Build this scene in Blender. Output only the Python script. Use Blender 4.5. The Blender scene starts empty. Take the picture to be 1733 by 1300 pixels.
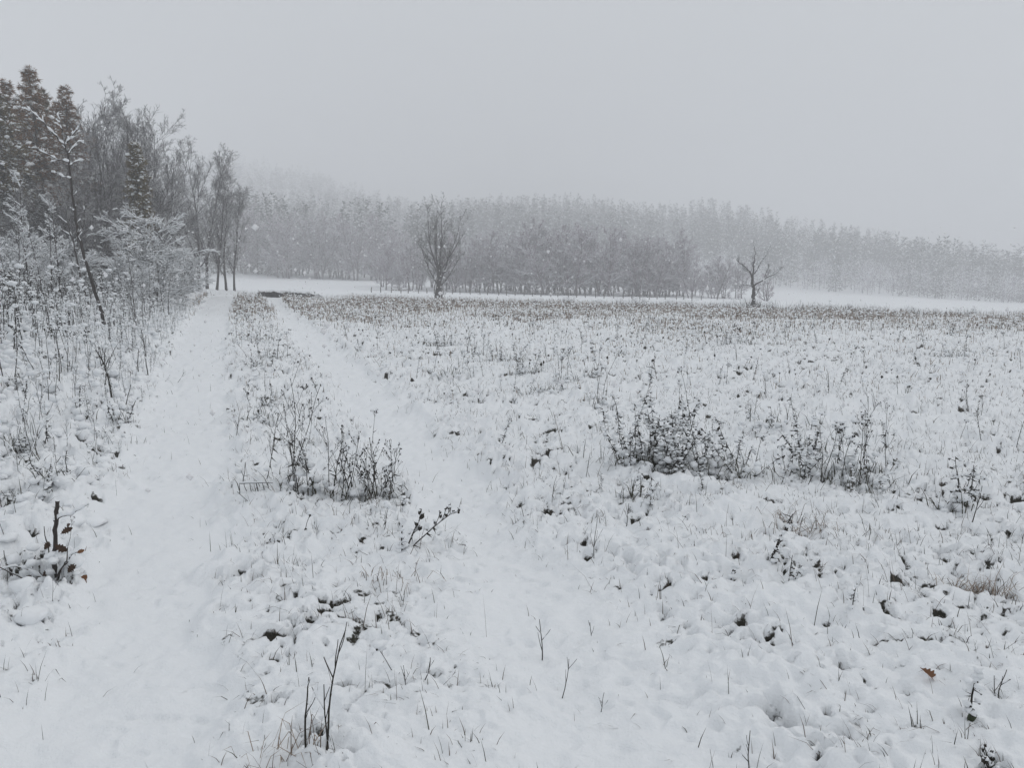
import bpy, math
import numpy as np
from mathutils import Vector

# ------------------------------------------------------------------ camera, sky, sun, exposure
sc = bpy.context.scene
COL = sc.collection
EYE = 1.6
FPX = 1300.0                      # focal length in pixels of the 1733 x 1300 photograph
HORIZON = 455.0
PITCH = math.atan((650.0 - HORIZON) / FPX)

cam_d = bpy.data.cameras.new('camera')
cam_d.sensor_width = 36.0
cam_d.lens = 36.0 * FPX / 1733.0
cam_d.clip_start = 0.05
cam_d.clip_end = 4000.0
cam = bpy.data.objects.new('camera', cam_d)
COL.objects.link(cam)
cam.location = (0, 0, EYE)
cam.rotation_euler = (math.radians(90) - PITCH, 0, 0)
sc.camera = cam

SUN_EL, SUN_AZ = math.radians(38), math.radians(70)     # azimuth clockwise from +Y (view direction)
world = bpy.data.worlds.new('World')
sc.world = world
world.use_nodes = True
nt = world.node_tree
nt.nodes.clear()
w_out = nt.nodes.new('ShaderNodeOutputWorld')
w_bg = nt.nodes.new('ShaderNodeBackground')
w_bg.inputs['Strength'].default_value = 0.1
sky = nt.nodes.new('ShaderNodeTexSky')
sky.sky_type = 'NISHITA'
sky.sun_disc = False
sky.sun_elevation = SUN_EL
sky.sun_rotation = SUN_AZ
sky.air_density = 1.0
sky.dust_density = 6.0
# the cloud layer: an even grey sheet, a little brighter overhead than at the horizon
geo = nt.nodes.new('ShaderNodeTexCoord')
sep = nt.nodes.new('ShaderNodeSeparateXYZ')
nt.links.new(geo.outputs['Generated'], sep.inputs[0])
ramp = nt.nodes.new('ShaderNodeMapRange')
ramp.inputs['From Min'].default_value = 0.0
ramp.inputs['From Max'].default_value = 1.0
ramp.inputs['To Min'].default_value = 0.0
ramp.inputs['To Max'].default_value = 1.0
nt.links.new(sep.outputs['Z'], ramp.inputs['Value'])
cl = nt.nodes.new('ShaderNodeMix')
cl.data_type = 'RGBA'
cl.inputs['A'].default_value = (6.88, 7.18, 7.45, 1)
cl.inputs['B'].default_value = (7.65, 7.94, 8.2, 1)
nt.links.new(ramp.outputs['Result'], cl.inputs['Factor'])
mx = nt.nodes.new('ShaderNodeMix')
mx.data_type = 'RGBA'
mx.inputs['Factor'].default_value = 0.92
nt.links.new(sky.outputs['Color'], mx.inputs['A'])
nt.links.new(cl.outputs['Result'], mx.inputs['B'])
nt.links.new(mx.outputs['Result'], w_bg.inputs['Color'])
nt.links.new(w_bg.outputs['Background'], w_out.inputs['Surface'])

sun_d = bpy.data.lights.new('sun', 'SUN')
sun_d.energy = 0.85
sun_d.angle = math.radians(45)
sun_d.color = (1.0, 0.97, 0.93)
sun = bpy.data.objects.new('sun', sun_d)
COL.objects.link(sun)
sdir = Vector((math.sin(SUN_AZ) * math.cos(SUN_EL), math.cos(SUN_AZ) * math.cos(SUN_EL), math.sin(SUN_EL)))
sun.rotation_euler = sdir.to_track_quat('Z', 'Y').to_euler()
sun.location = (30, 10, 60)

sc.view_settings.view_transform = 'Standard'
sc.view_settings.look = 'None'
sc.view_settings.exposure = -0.17
sc.view_settings.gamma = 1.0
sc.view_settings.use_curve_mapping = False
HAZE_DENSITY = 0.0038
sc.cycles.max_bounces = 8
sc.cycles.diffuse_bounces = 3
sc.cycles.glossy_bounces = 2
sc.cycles.volume_bounces = 4
sc.cycles.use_denoising = True
sc.cycles.use_adaptive_sampling = False

# ------------------------------------------------------------------ noise
def _h(ix, iy, seed):
    h = (ix.astype(np.int64) * 374761393 + iy.astype(np.int64) * 668265263 + seed * 1442695041) & 0xFFFFFFFF
    h = ((h ^ (h >> 13)) * 1274126177) & 0xFFFFFFFF
    h = h ^ (h >> 16)
    h = (h * 2246822519) & 0xFFFFFFFF
    return ((h ^ (h >> 15)) & 0xFFFFFF) / float(0x1000000)

def perlin(x, y, seed=0):
    ix, iy = np.floor(x), np.floor(y)
    fx, fy = x - ix, y - iy
    u, v = fx * fx * fx * (fx * (fx * 6 - 15) + 10), fy * fy * fy * (fy * (fy * 6 - 15) + 10)
    def g(dx, dy):
        a = _h(ix + dx, iy + dy, seed) * 6.2831853
        return np.cos(a) * (fx - dx) + np.sin(a) * (fy - dy)
    a, b, c, d = g(0, 0), g(1, 0), g(0, 1), g(1, 1)
    return ((a * (1 - u) + b * u) * (1 - v) + (c * (1 - u) + d * u) * v) * 1.5

def worley(x, y, seed=0):
    ix, iy = np.floor(x), np.floor(y)
    f1 = np.full(x.shape, 9.0)
    f2 = np.full(x.shape, 9.0)
    for dx in (-1, 0, 1):
        for dy in (-1, 0, 1):
            cx, cy = ix + dx, iy + dy
            d = np.hypot(cx + _h(cx, cy, seed) - x, cy + _h(cx, cy, seed + 77) - y)
            n1 = np.minimum(f1, d)
            f2 = np.minimum(np.maximum(f1, d), f2)
            f1 = n1
    return f1, f2

def sstep(a, b, x):
    t = np.clip((x - a) / (b - a), 0, 1)
    return t * t * (3 - 2 * t)

# ------------------------------------------------------------------ terrain
_CP, _SP = math.cos(PITCH), math.sin(PITCH)
def ray(px, py):
    a, b = (px - 866.5) / FPX, (650.0 - py) / FPX
    return np.array([a, _CP + b * _SP, -_SP + b * _CP])

def flat_at(px, py):
    d = ray(px, py)
    t = -EYE / d[2]
    return d[0] * t, d[1] * t

Z0Y = [-9999, 0, 18, 40, 60, 110, 150, 400, 9999]
Z0Z = [0, 0, 0, -0.35, -0.86, -1.95, -1.4, -1.4, -1.4]
CR_PX = [-400, 0, 430, 700, 790, 900, 960, 1090, 1200, 1280, 1350, 1450, 1560, 1650, 1733, 2300]
CR_PY = [395, 392, 388, 391, 388, 385, 383, 398, 396, 410, 427, 444, 466, 477, 496, 505]
DE_PX = [-400, 430, 700, 1310, 1733, 2300]
DE_D = [140, 155, 165, 225, 225, 210]

def pxdir(X, Y):
    return 866.5 + FPX * X / np.maximum(Y, 1e-3)

def hill_edge(X, Y):
    return np.interp(pxdir(X, Y), DE_PX, DE_D)

def far_base(X, Y):
    d = np.hypot(X, Y)
    z = np.interp(Y, Z0Y, Z0Z)
    tl = np.where(X > 0, 0.02, 0.026) * np.clip(X, -120, 120)
    z = z - tl * sstep(6, 40, Y) - 0.03 * np.clip(X - 25, 0, 130) * sstep(60, 150, Y)
    px = pxdir(X, Y)
    de = np.interp(px, DE_PX, DE_D)
    zc = EYE + (HORIZON - np.interp(px, CR_PX, CR_PY)) / FPX * 380.0
    t = np.clip((d - de) / (380.0 - de), 0, 1)
    zh = z + (zc - z) * t ** 1.15
    over = np.maximum(d - 380.0, 0)
    left = sstep(1000, 380, px)
    zh = zh + over * (0.20 * left - 0.03 * (1 - left)) * np.clip(over / 60, 0, 1)
    return np.where(Y > 20, zh, z)

# rut edges traced as points on the ground
L1 = [(-80, 1300), (20, 1180), (110, 1080), (160, 980), (165, 900), (190, 800), (225, 720), (262, 640), (290, 580), (318, 540), (338, 514), (352, 500)]
R1 = [(425, 1300), (410, 1150), (390, 1020), (375, 960), (398, 880), (408, 800), (405, 740), (398, 650), (390, 580), (392, 530), (397, 514), (402, 502)]
L2 = [(880, 1300), (810, 1130), (780, 1000), (750, 920), (700, 850), (655, 790), (600, 720), (560, 660), (520, 610), (490, 570), (465, 530), (447, 512), (440, 502)]
R2 = [(1240, 1300), (1130, 1130), (1010, 1000), (945, 930), (870, 850), (800, 780), (735, 720), (668, 650), (600, 600), (545, 560), (500, 530), (480, 514), (475, 503)]
def gpoint(px, py, H):
    d = ray(px, py)
    lo, t = 0.5, 0.5
    while t < 900:
        p = d * t
        if EYE + p[2] < H(p[0], p[1]):
            break
        lo, t = t, t * 1.02 + 0.01
    hi = t
    for _ in range(30):
        m = 0.5 * (lo + hi)
        p = d * m
        if EYE + p[2] < H(p[0], p[1]):
            hi = m
        else:
            lo = m
    p = d * hi
    return p[0], p[1]

def _fb(x, y):
    return float(far_base(np.array([x]), np.array([y]))[0])

def edge_fn(pts):
    q = sorted([gpoint(a, b, _fb) for a, b in pts], key=lambda p: p[1])
    ys = np.array([p[1] for p in q]); xs = np.array([p[0] for p in q])
    s = (xs[5] - xs[0]) / (ys[5] - ys[0])
    ys = np.concatenate([[ys[0] - 6], ys]); xs = np.concatenate([[xs[0] - 6 * s], xs])
    return lambda Y: np.interp(Y, ys, xs)
EL1, ER1, EL2, ER2 = edge_fn(L1), edge_fn(R1), edge_fn(L2), edge_fn(R2)

def zones(X, Y):
    """how far inside each rut, and on the bank beyond the outer edge"""
    wob = 0.20 * perlin(X / 0.6, Y / 0.6, 5) + 0.09 * perlin(X / 0.17, Y / 0.17, 6)
    d1 = np.minimum(X - EL1(Y), ER1(Y) - X) + wob
    d2 = np.minimum(X - EL2(Y), ER2(Y) - X) + wob
    on = sstep(66, 52, Y) * (Y > -6)
    r1 = sstep(-0.06, 0.16, d1) * on
    r2 = sstep(-0.10 - 0.18 * sstep(5.5, 3.0, Y), 0.22 + 0.12 * sstep(5.5, 3.0, Y), d2) * on
    bank = sstep(0.0, 0.5, EL1(Y) - X + wob) * sstep(2.5, 3.5, Y)
    return r1, r2, bank

def base_height(X, Y):
    z = far_base(X, Y)
    r1, r2, bank = zones(X, Y)
    z = z - 0.055 * np.maximum(r1, r2)
    out = EL1(Y) - X
    z = z + 0.32 * sstep(0.2, 3.0, out) * sstep(2.6, 6.0, Y) * sstep(90, 40, Y)
    z = z + 0.05 * perlin(X / 2.3, Y / 2.3, 11) * sstep(1, 4, np.hypot(X, Y))
    return z

def full_height(X, Y):
    """height of the snow surface and how bare of snow it is"""
    X = np.asarray(X, float); Y = np.asarray(Y, float)
    z = base_height(X, Y)
    r1, r2, bank = zones(X, Y)
    rut = np.maximum(r1, r2)
    d = np.hypot(X, Y)
    fade = sstep(110, 40, d)
    # the trodden, smooth apron at the bottom of the picture
    soft = sstep(5.2, 3.2, Y + 0.35 * (X + 0.3)) * 0.42 * (1 - bank)
    churn = sstep(0.0, 0.25, X - ER2(Y)) * sstep(0.75, 0.35, X - ER2(Y)) + sstep(0.05, 0.25, X - ER1(Y)) * sstep(0.6, 0.3, X - ER1(Y))
    churn = churn * sstep(9, 5, Y)
    rough = np.clip((1 - 0.82 * rut) * (1 - soft * (1 - 0.8 * churn)), 0, 1) * (1 + 0.9 * bank + 0.35 * churn) * fade
    wx = X + 0.05 * perlin(X / 0.2, Y / 0.2, 21); wy = Y + 0.05 * perlin(X / 0.2, Y / 0.2, 22)
    f1, f2 = worley(wx / 0.23, wy / 0.17, 3)
    lump = 1 - np.clip(f1 / 0.85, 0, 1) ** 2
    g1, g2 = worley(wx / 0.075, wy / 0.06, 9)
    lump2 = 1 - np.clip(g1 / 0.85, 0, 1) ** 2
    mid = perlin(X / 0.55, Y / 0.55, 31)
    fine = perlin(X / 0.13, Y / 0.10, 32)
    tiny = perlin(X / 0.045, Y / 0.038, 33)
    amp = 0.6 + 0.7 * sstep(-0.3, 0.5, perlin(X / 0.9, Y / 0.8, 34))
    z = z + rough * amp * (0.030 * lump + 0.026 * lump2 + 0.045 * mid + 0.030 * fine)
    dim = sstep(0.15, 0.6, perlin(X / 0.085, Y / 0.07, 36)) * sstep(-0.3, 0.5, perlin(X / 0.6, Y / 0.6, 37))
    z = z - fade * dim * (0.014 + 0.030 * np.clip(rough, 0, 1) + 0.02 * churn)
    z = z + fade * (0.007 * tiny * (1 - 0.4 * rut) + 0.015 * perlin(X / 0.3, Y / 0.3, 35)) * (0.8 + rough) + 0.009 * fine * fade
    # little melted hollows and tufts where dead grass shows through
    patch = perlin(X / 0.5, Y / 0.42, 41) + 0.5 * perlin(X / 1.7, Y / 1.5, 42)
    crease = sstep(0.10, 0.01, f2 - f1) * sstep(0.18, 0.42, patch)
    jag = perlin(X / 0.035, Y / 0.03, 45)
    hole = sstep(0.55, 0.70, perlin(X / 0.12, Y / 0.09, 43) + 0.26 * patch + 0.13 * jag)
    crumb = sstep(0.50, 0.70, perlin(X / 0.05, Y / 0.038, 44) + 0.30 * patch)
    bare = np.clip(0.7 * crease + 1.0 * hole + 0.7 * crumb, 0, 1) * np.clip(rough * 1.25 - 0.12, 0, 1)
    near = np.where((Y > 1.5) & (Y < 7.5) & (np.abs(X) < 5))[0]
    if len(near):
        xs, ys = X[near], Y[near]
        jit = 0.75 * perlin(xs / 0.06, ys / 0.045, 46) + 0.3 * perlin(xs / 0.02, ys / 0.016, 47)
        for hx, hy, hr, hd, hb in HOLLOWS:
            w = np.where((np.abs(xs - hx) < 3 * hr) & (np.abs(ys - hy) < 3.5 * hr))[0]
            if len(w) == 0:
                continue
            q = np.hypot(xs[w] - hx, (ys[w] - hy) * 0.8) / hr + (jit[w] if hb > 0.3 else 0)
            g = np.exp(-np.clip(q, 0, 4) ** 2 * 1.6)
            z[near[w]] -= hd * g
            bare[near[w]] = np.maximum(bare[near[w]], 0.9 * hb * sstep(0.5, 0.9, g))
    z = z - 0.045 * bare * np.clip(rough, 0, 1)
    return z, bare, rut

# hollows seen in the near snow: where it has slipped off a tussock, and the dips that stems melt at their feet
HOLLOWS = []
for _px, _py, _r, _d, _b in [(455, 948, 0.05, 0.05, 1.0), (510, 946, 0.06, 0.06, 1.0), (412, 958, 0.08, 0.05, 0.8), (378, 968, 0.06, 0.03, 0.5), (432, 972, 0.05, 0.04, 0.9),
                             (570, 985, 0.035, 0.03, 0.9), (640, 1052, 0.04, 0.03, 0.9), (830, 1102, 0.03, 0.02, 0.7), (1310, 1195, 0.05, 0.04, 0.9), (1335, 1215, 0.06, 0.05, 0.7),
                             (1430, 1135, 0.05, 0.05, 1.0), (1400, 1205, 0.03, 0.03, 1.0), (1435, 1240, 0.045, 0.04, 0.9), (1530, 1172, 0.05, 0.03, 0.9), (1668, 992, 0.12, 0.07, 1.0),
                             (1600, 940, 0.08, 0.05, 1.0), (1125, 1046, 0.05, 0.03, 0.8), (1170, 868, 0.06, 0.05, 1.0), (1640, 900, 0.07, 0.05, 0.9), (515, 1262, 0.04, 0.03, 1.0),
                             (545, 1250, 0.045, 0.03, 1.0), (492, 1236, 0.03, 0.03, 0.9), (568, 1232, 0.02, 0.02, 1.0), (95, 985, 0.12, 0.06, 1.0), (60, 975, 0.10, 0.05, 0.9), (30, 965, 0.09, 0.05, 0.9),
                             (90, 835, 0.09, 0.06, 1.0), (20, 870, 0.09, 0.06, 1.0), (470, 1195, 0.04, 0.03, 0.7), (680, 1168, 0.05, 0.02, 0.4), (917, 1112, 0.02, 0.012, 0.2), (948, 1180, 0.02, 0.012, 0.2),
                             (1655, 1232, 0.04, 0.012, 0.5), (1690, 1190, 0.05, 0.02, 0.7), (1682, 1292, 0.06, 0.04, 0.9), (1268, 1300, 0.03, 0.015, 0.3), (1240, 955, 0.05, 0.04, 0.9), (1190, 985, 0.04, 0.03, 0.9), (1130, 795, 0.22, 0.04, 0.75), (1090, 795, 0.15, 0.03, 0.6), (1215, 803, 0.14, 0.03, 0.75), (1385, 808, 0.16, 0.03, 0.65), (1440, 820, 0.16, 0.03, 0.6),
                             (508, 844, 0.10, 0.03, 0.55), (610, 838, 0.13, 0.03, 0.6), (1612, 870, 0.08, 0.03, 0.7), (1262, 822, 0.07, 0.03, 0.9)]:
    _x, _y = flat_at(_px, _py)
    HOLLOWS.append((_x, _y, _r, _d, _b))

def Hs(x, y):
    return float(full_height(np.array([x]), np.array([y]))[0][0])

def ground_at(px, py):
    return gpoint(px, py, lambda x, y: float(base_height(np.array([x]), np.array([y]))[0]))

def at_depth(px, Y):
    return (px - 866.5) / FPX * Y * 0.995, Y

def height_for(px_top, Y, zground):
    return EYE + (HORIZON - px_top) / FPX * Y - zground

# ------------------------------------------------------------------ materials
def mat_base(name):
    m = bpy.data.materials.new(name)
    m.use_nodes = True
    n = m.node_tree
    b = n.nodes['Principled BSDF']
    return m, n, b

def noise_node(n, scale, detail=4.0, coord='Object'):
    tc = n.nodes.new('ShaderNodeTexCoord')
    t = n.nodes.new('ShaderNodeTexNoise')
    t.inputs['Scale'].default_value = scale
    t.inputs['Detail'].default_value = detail
    n.links.new(tc.outputs[coord], t.inputs['Vector'])
    return t

def mat_simple(name, c1, c2, scale=30.0, rough=0.85):
    m, n, b = mat_base(name)
    t = noise_node(n, scale)
    mixn = n.nodes.new('ShaderNodeMix'); mixn.data_type = 'RGBA'
    mixn.inputs['A'].default_value = (*c1, 1); mixn.inputs['B'].default_value = (*c2, 1)
    n.links.new(t.outputs['Fac'], mixn.inputs['Factor'])
    n.links.new(mixn.outputs['Result'], b.inputs['Base Color'])
    b.inputs['Roughness'].default_value = rough
    b.inputs['Specular IOR Level'].default_value = 0.25
    return m

SNOW = (0.86, 0.879, 0.897)
def mat_snow(name):
    m, n, b = mat_base(name)
    t = noise_node(n, 60.0, 6.0)
    bump = n.nodes.new('ShaderNodeBump')
    bump.inputs['Strength'].default_value = 0.35
    bump.inputs['Distance'].default_value = 0.01
    n.links.new(t.outputs['Fac'], bump.inputs['Height'])
    n.links.new(bump.outputs['Normal'], b.inputs['Normal'])
    b.inputs['Base Color'].default_value = (*SNOW, 1)
    b.inputs['Roughness'].default_value = 0.7
    b.inputs['Specular IOR Level'].default_value = 0.2
    return m

def mat_ground():
    m, n, b = mat_base('snowy_ground')
    at = n.nodes.new('ShaderNodeAttribute'); at.attribute_name = 'bare'
    t = noise_node(n, 55.0, 8.0)
    t2 = noise_node(n, 9.0, 5.0)
    soil = n.nodes.new('ShaderNodeMix'); soil.data_type = 'RGBA'
    soil.inputs['A'].default_value = (0.014, 0.013, 0.011, 1); soil.inputs['B'].default_value = (0.048, 0.044, 0.031, 1)
    n.links.new(t2.outputs['Fac'], soil.inputs['Factor'])
    add = n.nodes.new('ShaderNodeMath'); add.operation = 'ADD'
    sub = n.nodes.new('ShaderNodeMath'); sub.operation = 'MULTIPLY_ADD'
    sub.inputs[1].default_value = 1.1; sub.inputs[2].default_value = -0.55
    n.links.new(t.outputs['Fac'], sub.inputs[0])
    n.links.new(at.outputs['Fac'], add.inputs[0]); n.links.new(sub.outputs[0], add.inputs[1])
    mr = n.nodes.new('ShaderNodeMapRange'); mr.interpolation_type = 'SMOOTHSTEP'
    mr.inputs['From Min'].default_value = 0.36; mr.inputs['From Max'].default_value = 0.72
    n.links.new(add.outputs[0], mr.inputs['Value'])
    mixn = n.nodes.new('ShaderNodeMix'); mixn.data_type = 'RGBA'
    mixn.inputs['A'].default_value = (*SNOW, 1)
    n.links.new(soil.outputs['Result'], mixn.inputs['B'])
    n.links.new(mr.outputs['Result'], mixn.inputs['Factor'])
    n.links.new(mixn.outputs['Result'], b.inputs['Base Color'])
    t3 = noise_node(n, 90.0, 6.0)
    bump = n.nodes.new('ShaderNodeBump')
    bump.inputs['Strength'].default_value = 0.5; bump.inputs['Distance'].default_value = 0.012
    n.links.new(t3.outputs['Fac'], bump.inputs['Height'])
    n.links.new(bump.outputs['Normal'], b.inputs['Normal'])
    b.inputs['Roughness'].default_value = 0.75
    b.inputs['Specular IOR Level'].default_value = 0.15
    return m

def mat_twig(name, c1, c2, lo=0.25, hi=0.6, amount=1.0, scale=6.0):
    """bark with snow lying on whatever faces up"""
    m, n, b = mat_base(name)
    g = n.nodes.new('ShaderNodeNewGeometry')
    s = n.nodes.new('ShaderNodeSeparateXYZ')
    n.links.new(g.outputs['Normal'], s.inputs[0])
    t = noise_node(n, scale, 3.0)
    ma = n.nodes.new('ShaderNodeMath'); ma.operation = 'MULTIPLY_ADD'
    ma.inputs[1].default_value = 1.2; ma.inputs[2].default_value = -0.6
    n.links.new(t.outputs['Fac'], ma.inputs[0])
    ad = n.nodes.new('ShaderNodeMath'); ad.operation = 'ADD'
    n.links.new(s.outputs['Z'], ad.inputs[0]); n.links.new(ma.outputs[0], ad.inputs[1])
    mr = n.nodes.new('ShaderNodeMapRange'); mr.interpolation_type = 'SMOOTHSTEP'
    mr.inputs['From Min'].default_value = lo; mr.inputs['From Max'].default_value = hi
    mr.inputs['To Max'].default_value = amount
    n.links.new(ad.outputs[0], mr.inputs['Value'])
    t2 = noise_node(n, 14.0, 4.0)
    bark = n.nodes.new('ShaderNodeMix'); bark.data_type = 'RGBA'
    bark.inputs['A'].default_value = (*c1, 1); bark.inputs['B'].default_value = (*c2, 1)
    n.links.new(t2.outputs['Fac'], bark.inputs['Factor'])
    mixn = n.nodes.new('ShaderNodeMix'); mixn.data_type = 'RGBA'
    n.links.new(bark.outputs['Result'], mixn.inputs['A'])
    mixn.inputs['B'].default_value = (*SNOW, 1)
    n.links.new(mr.outputs['Result'], mixn.inputs['Factor'])
    n.links.new(mixn.outputs['Result'], b.inputs['Base Color'])
    b.inputs['Roughness'].default_value = 0.9
    b.inputs['Specular IOR Level'].default_value = 0.2
    return m

M = {}
M['ground'] = mat_ground()
M['snow'] = mat_snow('snow')
M['bark'] = mat_twig('bark', (0.030, 0.026, 0.024), (0.065, 0.055, 0.050), 0.35, 0.8, 0.9)
M['twig'] = mat_twig('frosted_twig', (0.040, 0.033, 0.034), (0.085, 0.070, 0.070), 0.05, 0.5, 0.95)
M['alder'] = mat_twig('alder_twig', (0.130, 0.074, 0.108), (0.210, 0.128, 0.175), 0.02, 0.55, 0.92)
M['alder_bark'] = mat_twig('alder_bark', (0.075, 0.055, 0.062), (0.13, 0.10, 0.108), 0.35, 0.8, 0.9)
M['wood_twig'] = mat_twig('wood_twig', (0.036, 0.030, 0.032), (0.075, 0.062, 0.064), 0.22, 0.75, 0.9)
M['dark_twig'] = mat_twig('dark_twig', (0.035, 0.030, 0.028), (0.07, 0.058, 0.054), 0.45, 0.95, 0.8)
M['dark'] = mat_twig('dead_stalk', (0.016, 0.014, 0.012), (0.045, 0.038, 0.030), 0.55, 1.0, 0.9, 30.0)
M['brown'] = mat_simple('brown_stalk', (0.09, 0.066, 0.052), (0.17, 0.13, 0.105))
M['tan'] = mat_simple('tan_grass', (0.23, 0.175, 0.135), (0.37, 0.30, 0.245))
M['olive'] = mat_simple('olive_grass', (0.030, 0.030, 0.020), (0.075, 0.070, 0.045))
def mat_flake():
    m, n, b = mat_base('snowflake')
    b.inputs['Base Color'].default_value = (0.95, 0.95, 0.96, 1)
    b.inputs['Roughness'].default_value = 0.9
    t = n.nodes.new('ShaderNodeBsdfTranslucent')
    t.inputs['Color'].default_value = (0.95, 0.95, 0.96, 1)
    mx_ = n.nodes.new('ShaderNodeMixShader')
    mx_.inputs[0].default_value = 0.5
    n.links.new(b.outputs[0], mx_.inputs[1]); n.links.new(t.outputs[0], mx_.inputs[2])
    n.links.new(mx_.outputs[0], n.nodes['Material Output'].inputs['Surface'])
    return m
M['snowflake'] = mat_flake()
M['dark_turf'] = mat_simple('dark_turf', (0.012, 0.011, 0.010), (0.035, 0.030, 0.024), 8.0)
M['leaf_dark'] = mat_simple('withered_leaf', (0.030, 0.018, 0.011), (0.075, 0.040, 0.022), 60.0, 0.6)
M['leaf'] = mat_simple('oak_leaf', (0.10, 0.042, 0.018), (0.22, 0.10, 0.04), 60.0, 0.6)
M['green'] = mat_simple('green_leaf', (0.022, 0.036, 0.013), (0.048, 0.064, 0.026), 40.0, 0.5)
M['needle_dark'] = mat_twig('dark_needles', (0.014, 0.018, 0.013), (0.040, 0.042, 0.026), 0.55, 0.95, 0.8, 3.0)
M['needle_rust'] = mat_twig('rusty_needles', (0.12, 0.062, 0.028), (0.25, 0.135, 0.065), 0.65, 1.0, 0.6, 3.0)
M['needle_olive'] = mat_twig('olive_needles', (0.065, 0.050, 0.018), (0.160, 0.115, 0.042), 0.65, 1.0, 0.6, 3.0)
M['hill_twig'] = mat_simple('hill_twigs', (0.085, 0.056, 0.086), (0.15, 0.100, 0.152), 1.0)
M['hill_needle'] = mat_simple('hill_needles', (0.022, 0.026, 0.024), (0.05, 0.052, 0.046), 1.0)
M['post'] = mat_twig('weathered_post', (0.06, 0.05, 0.045), (0.12, 0.10, 0.09), 0.5, 0.9, 0.9)

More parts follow.
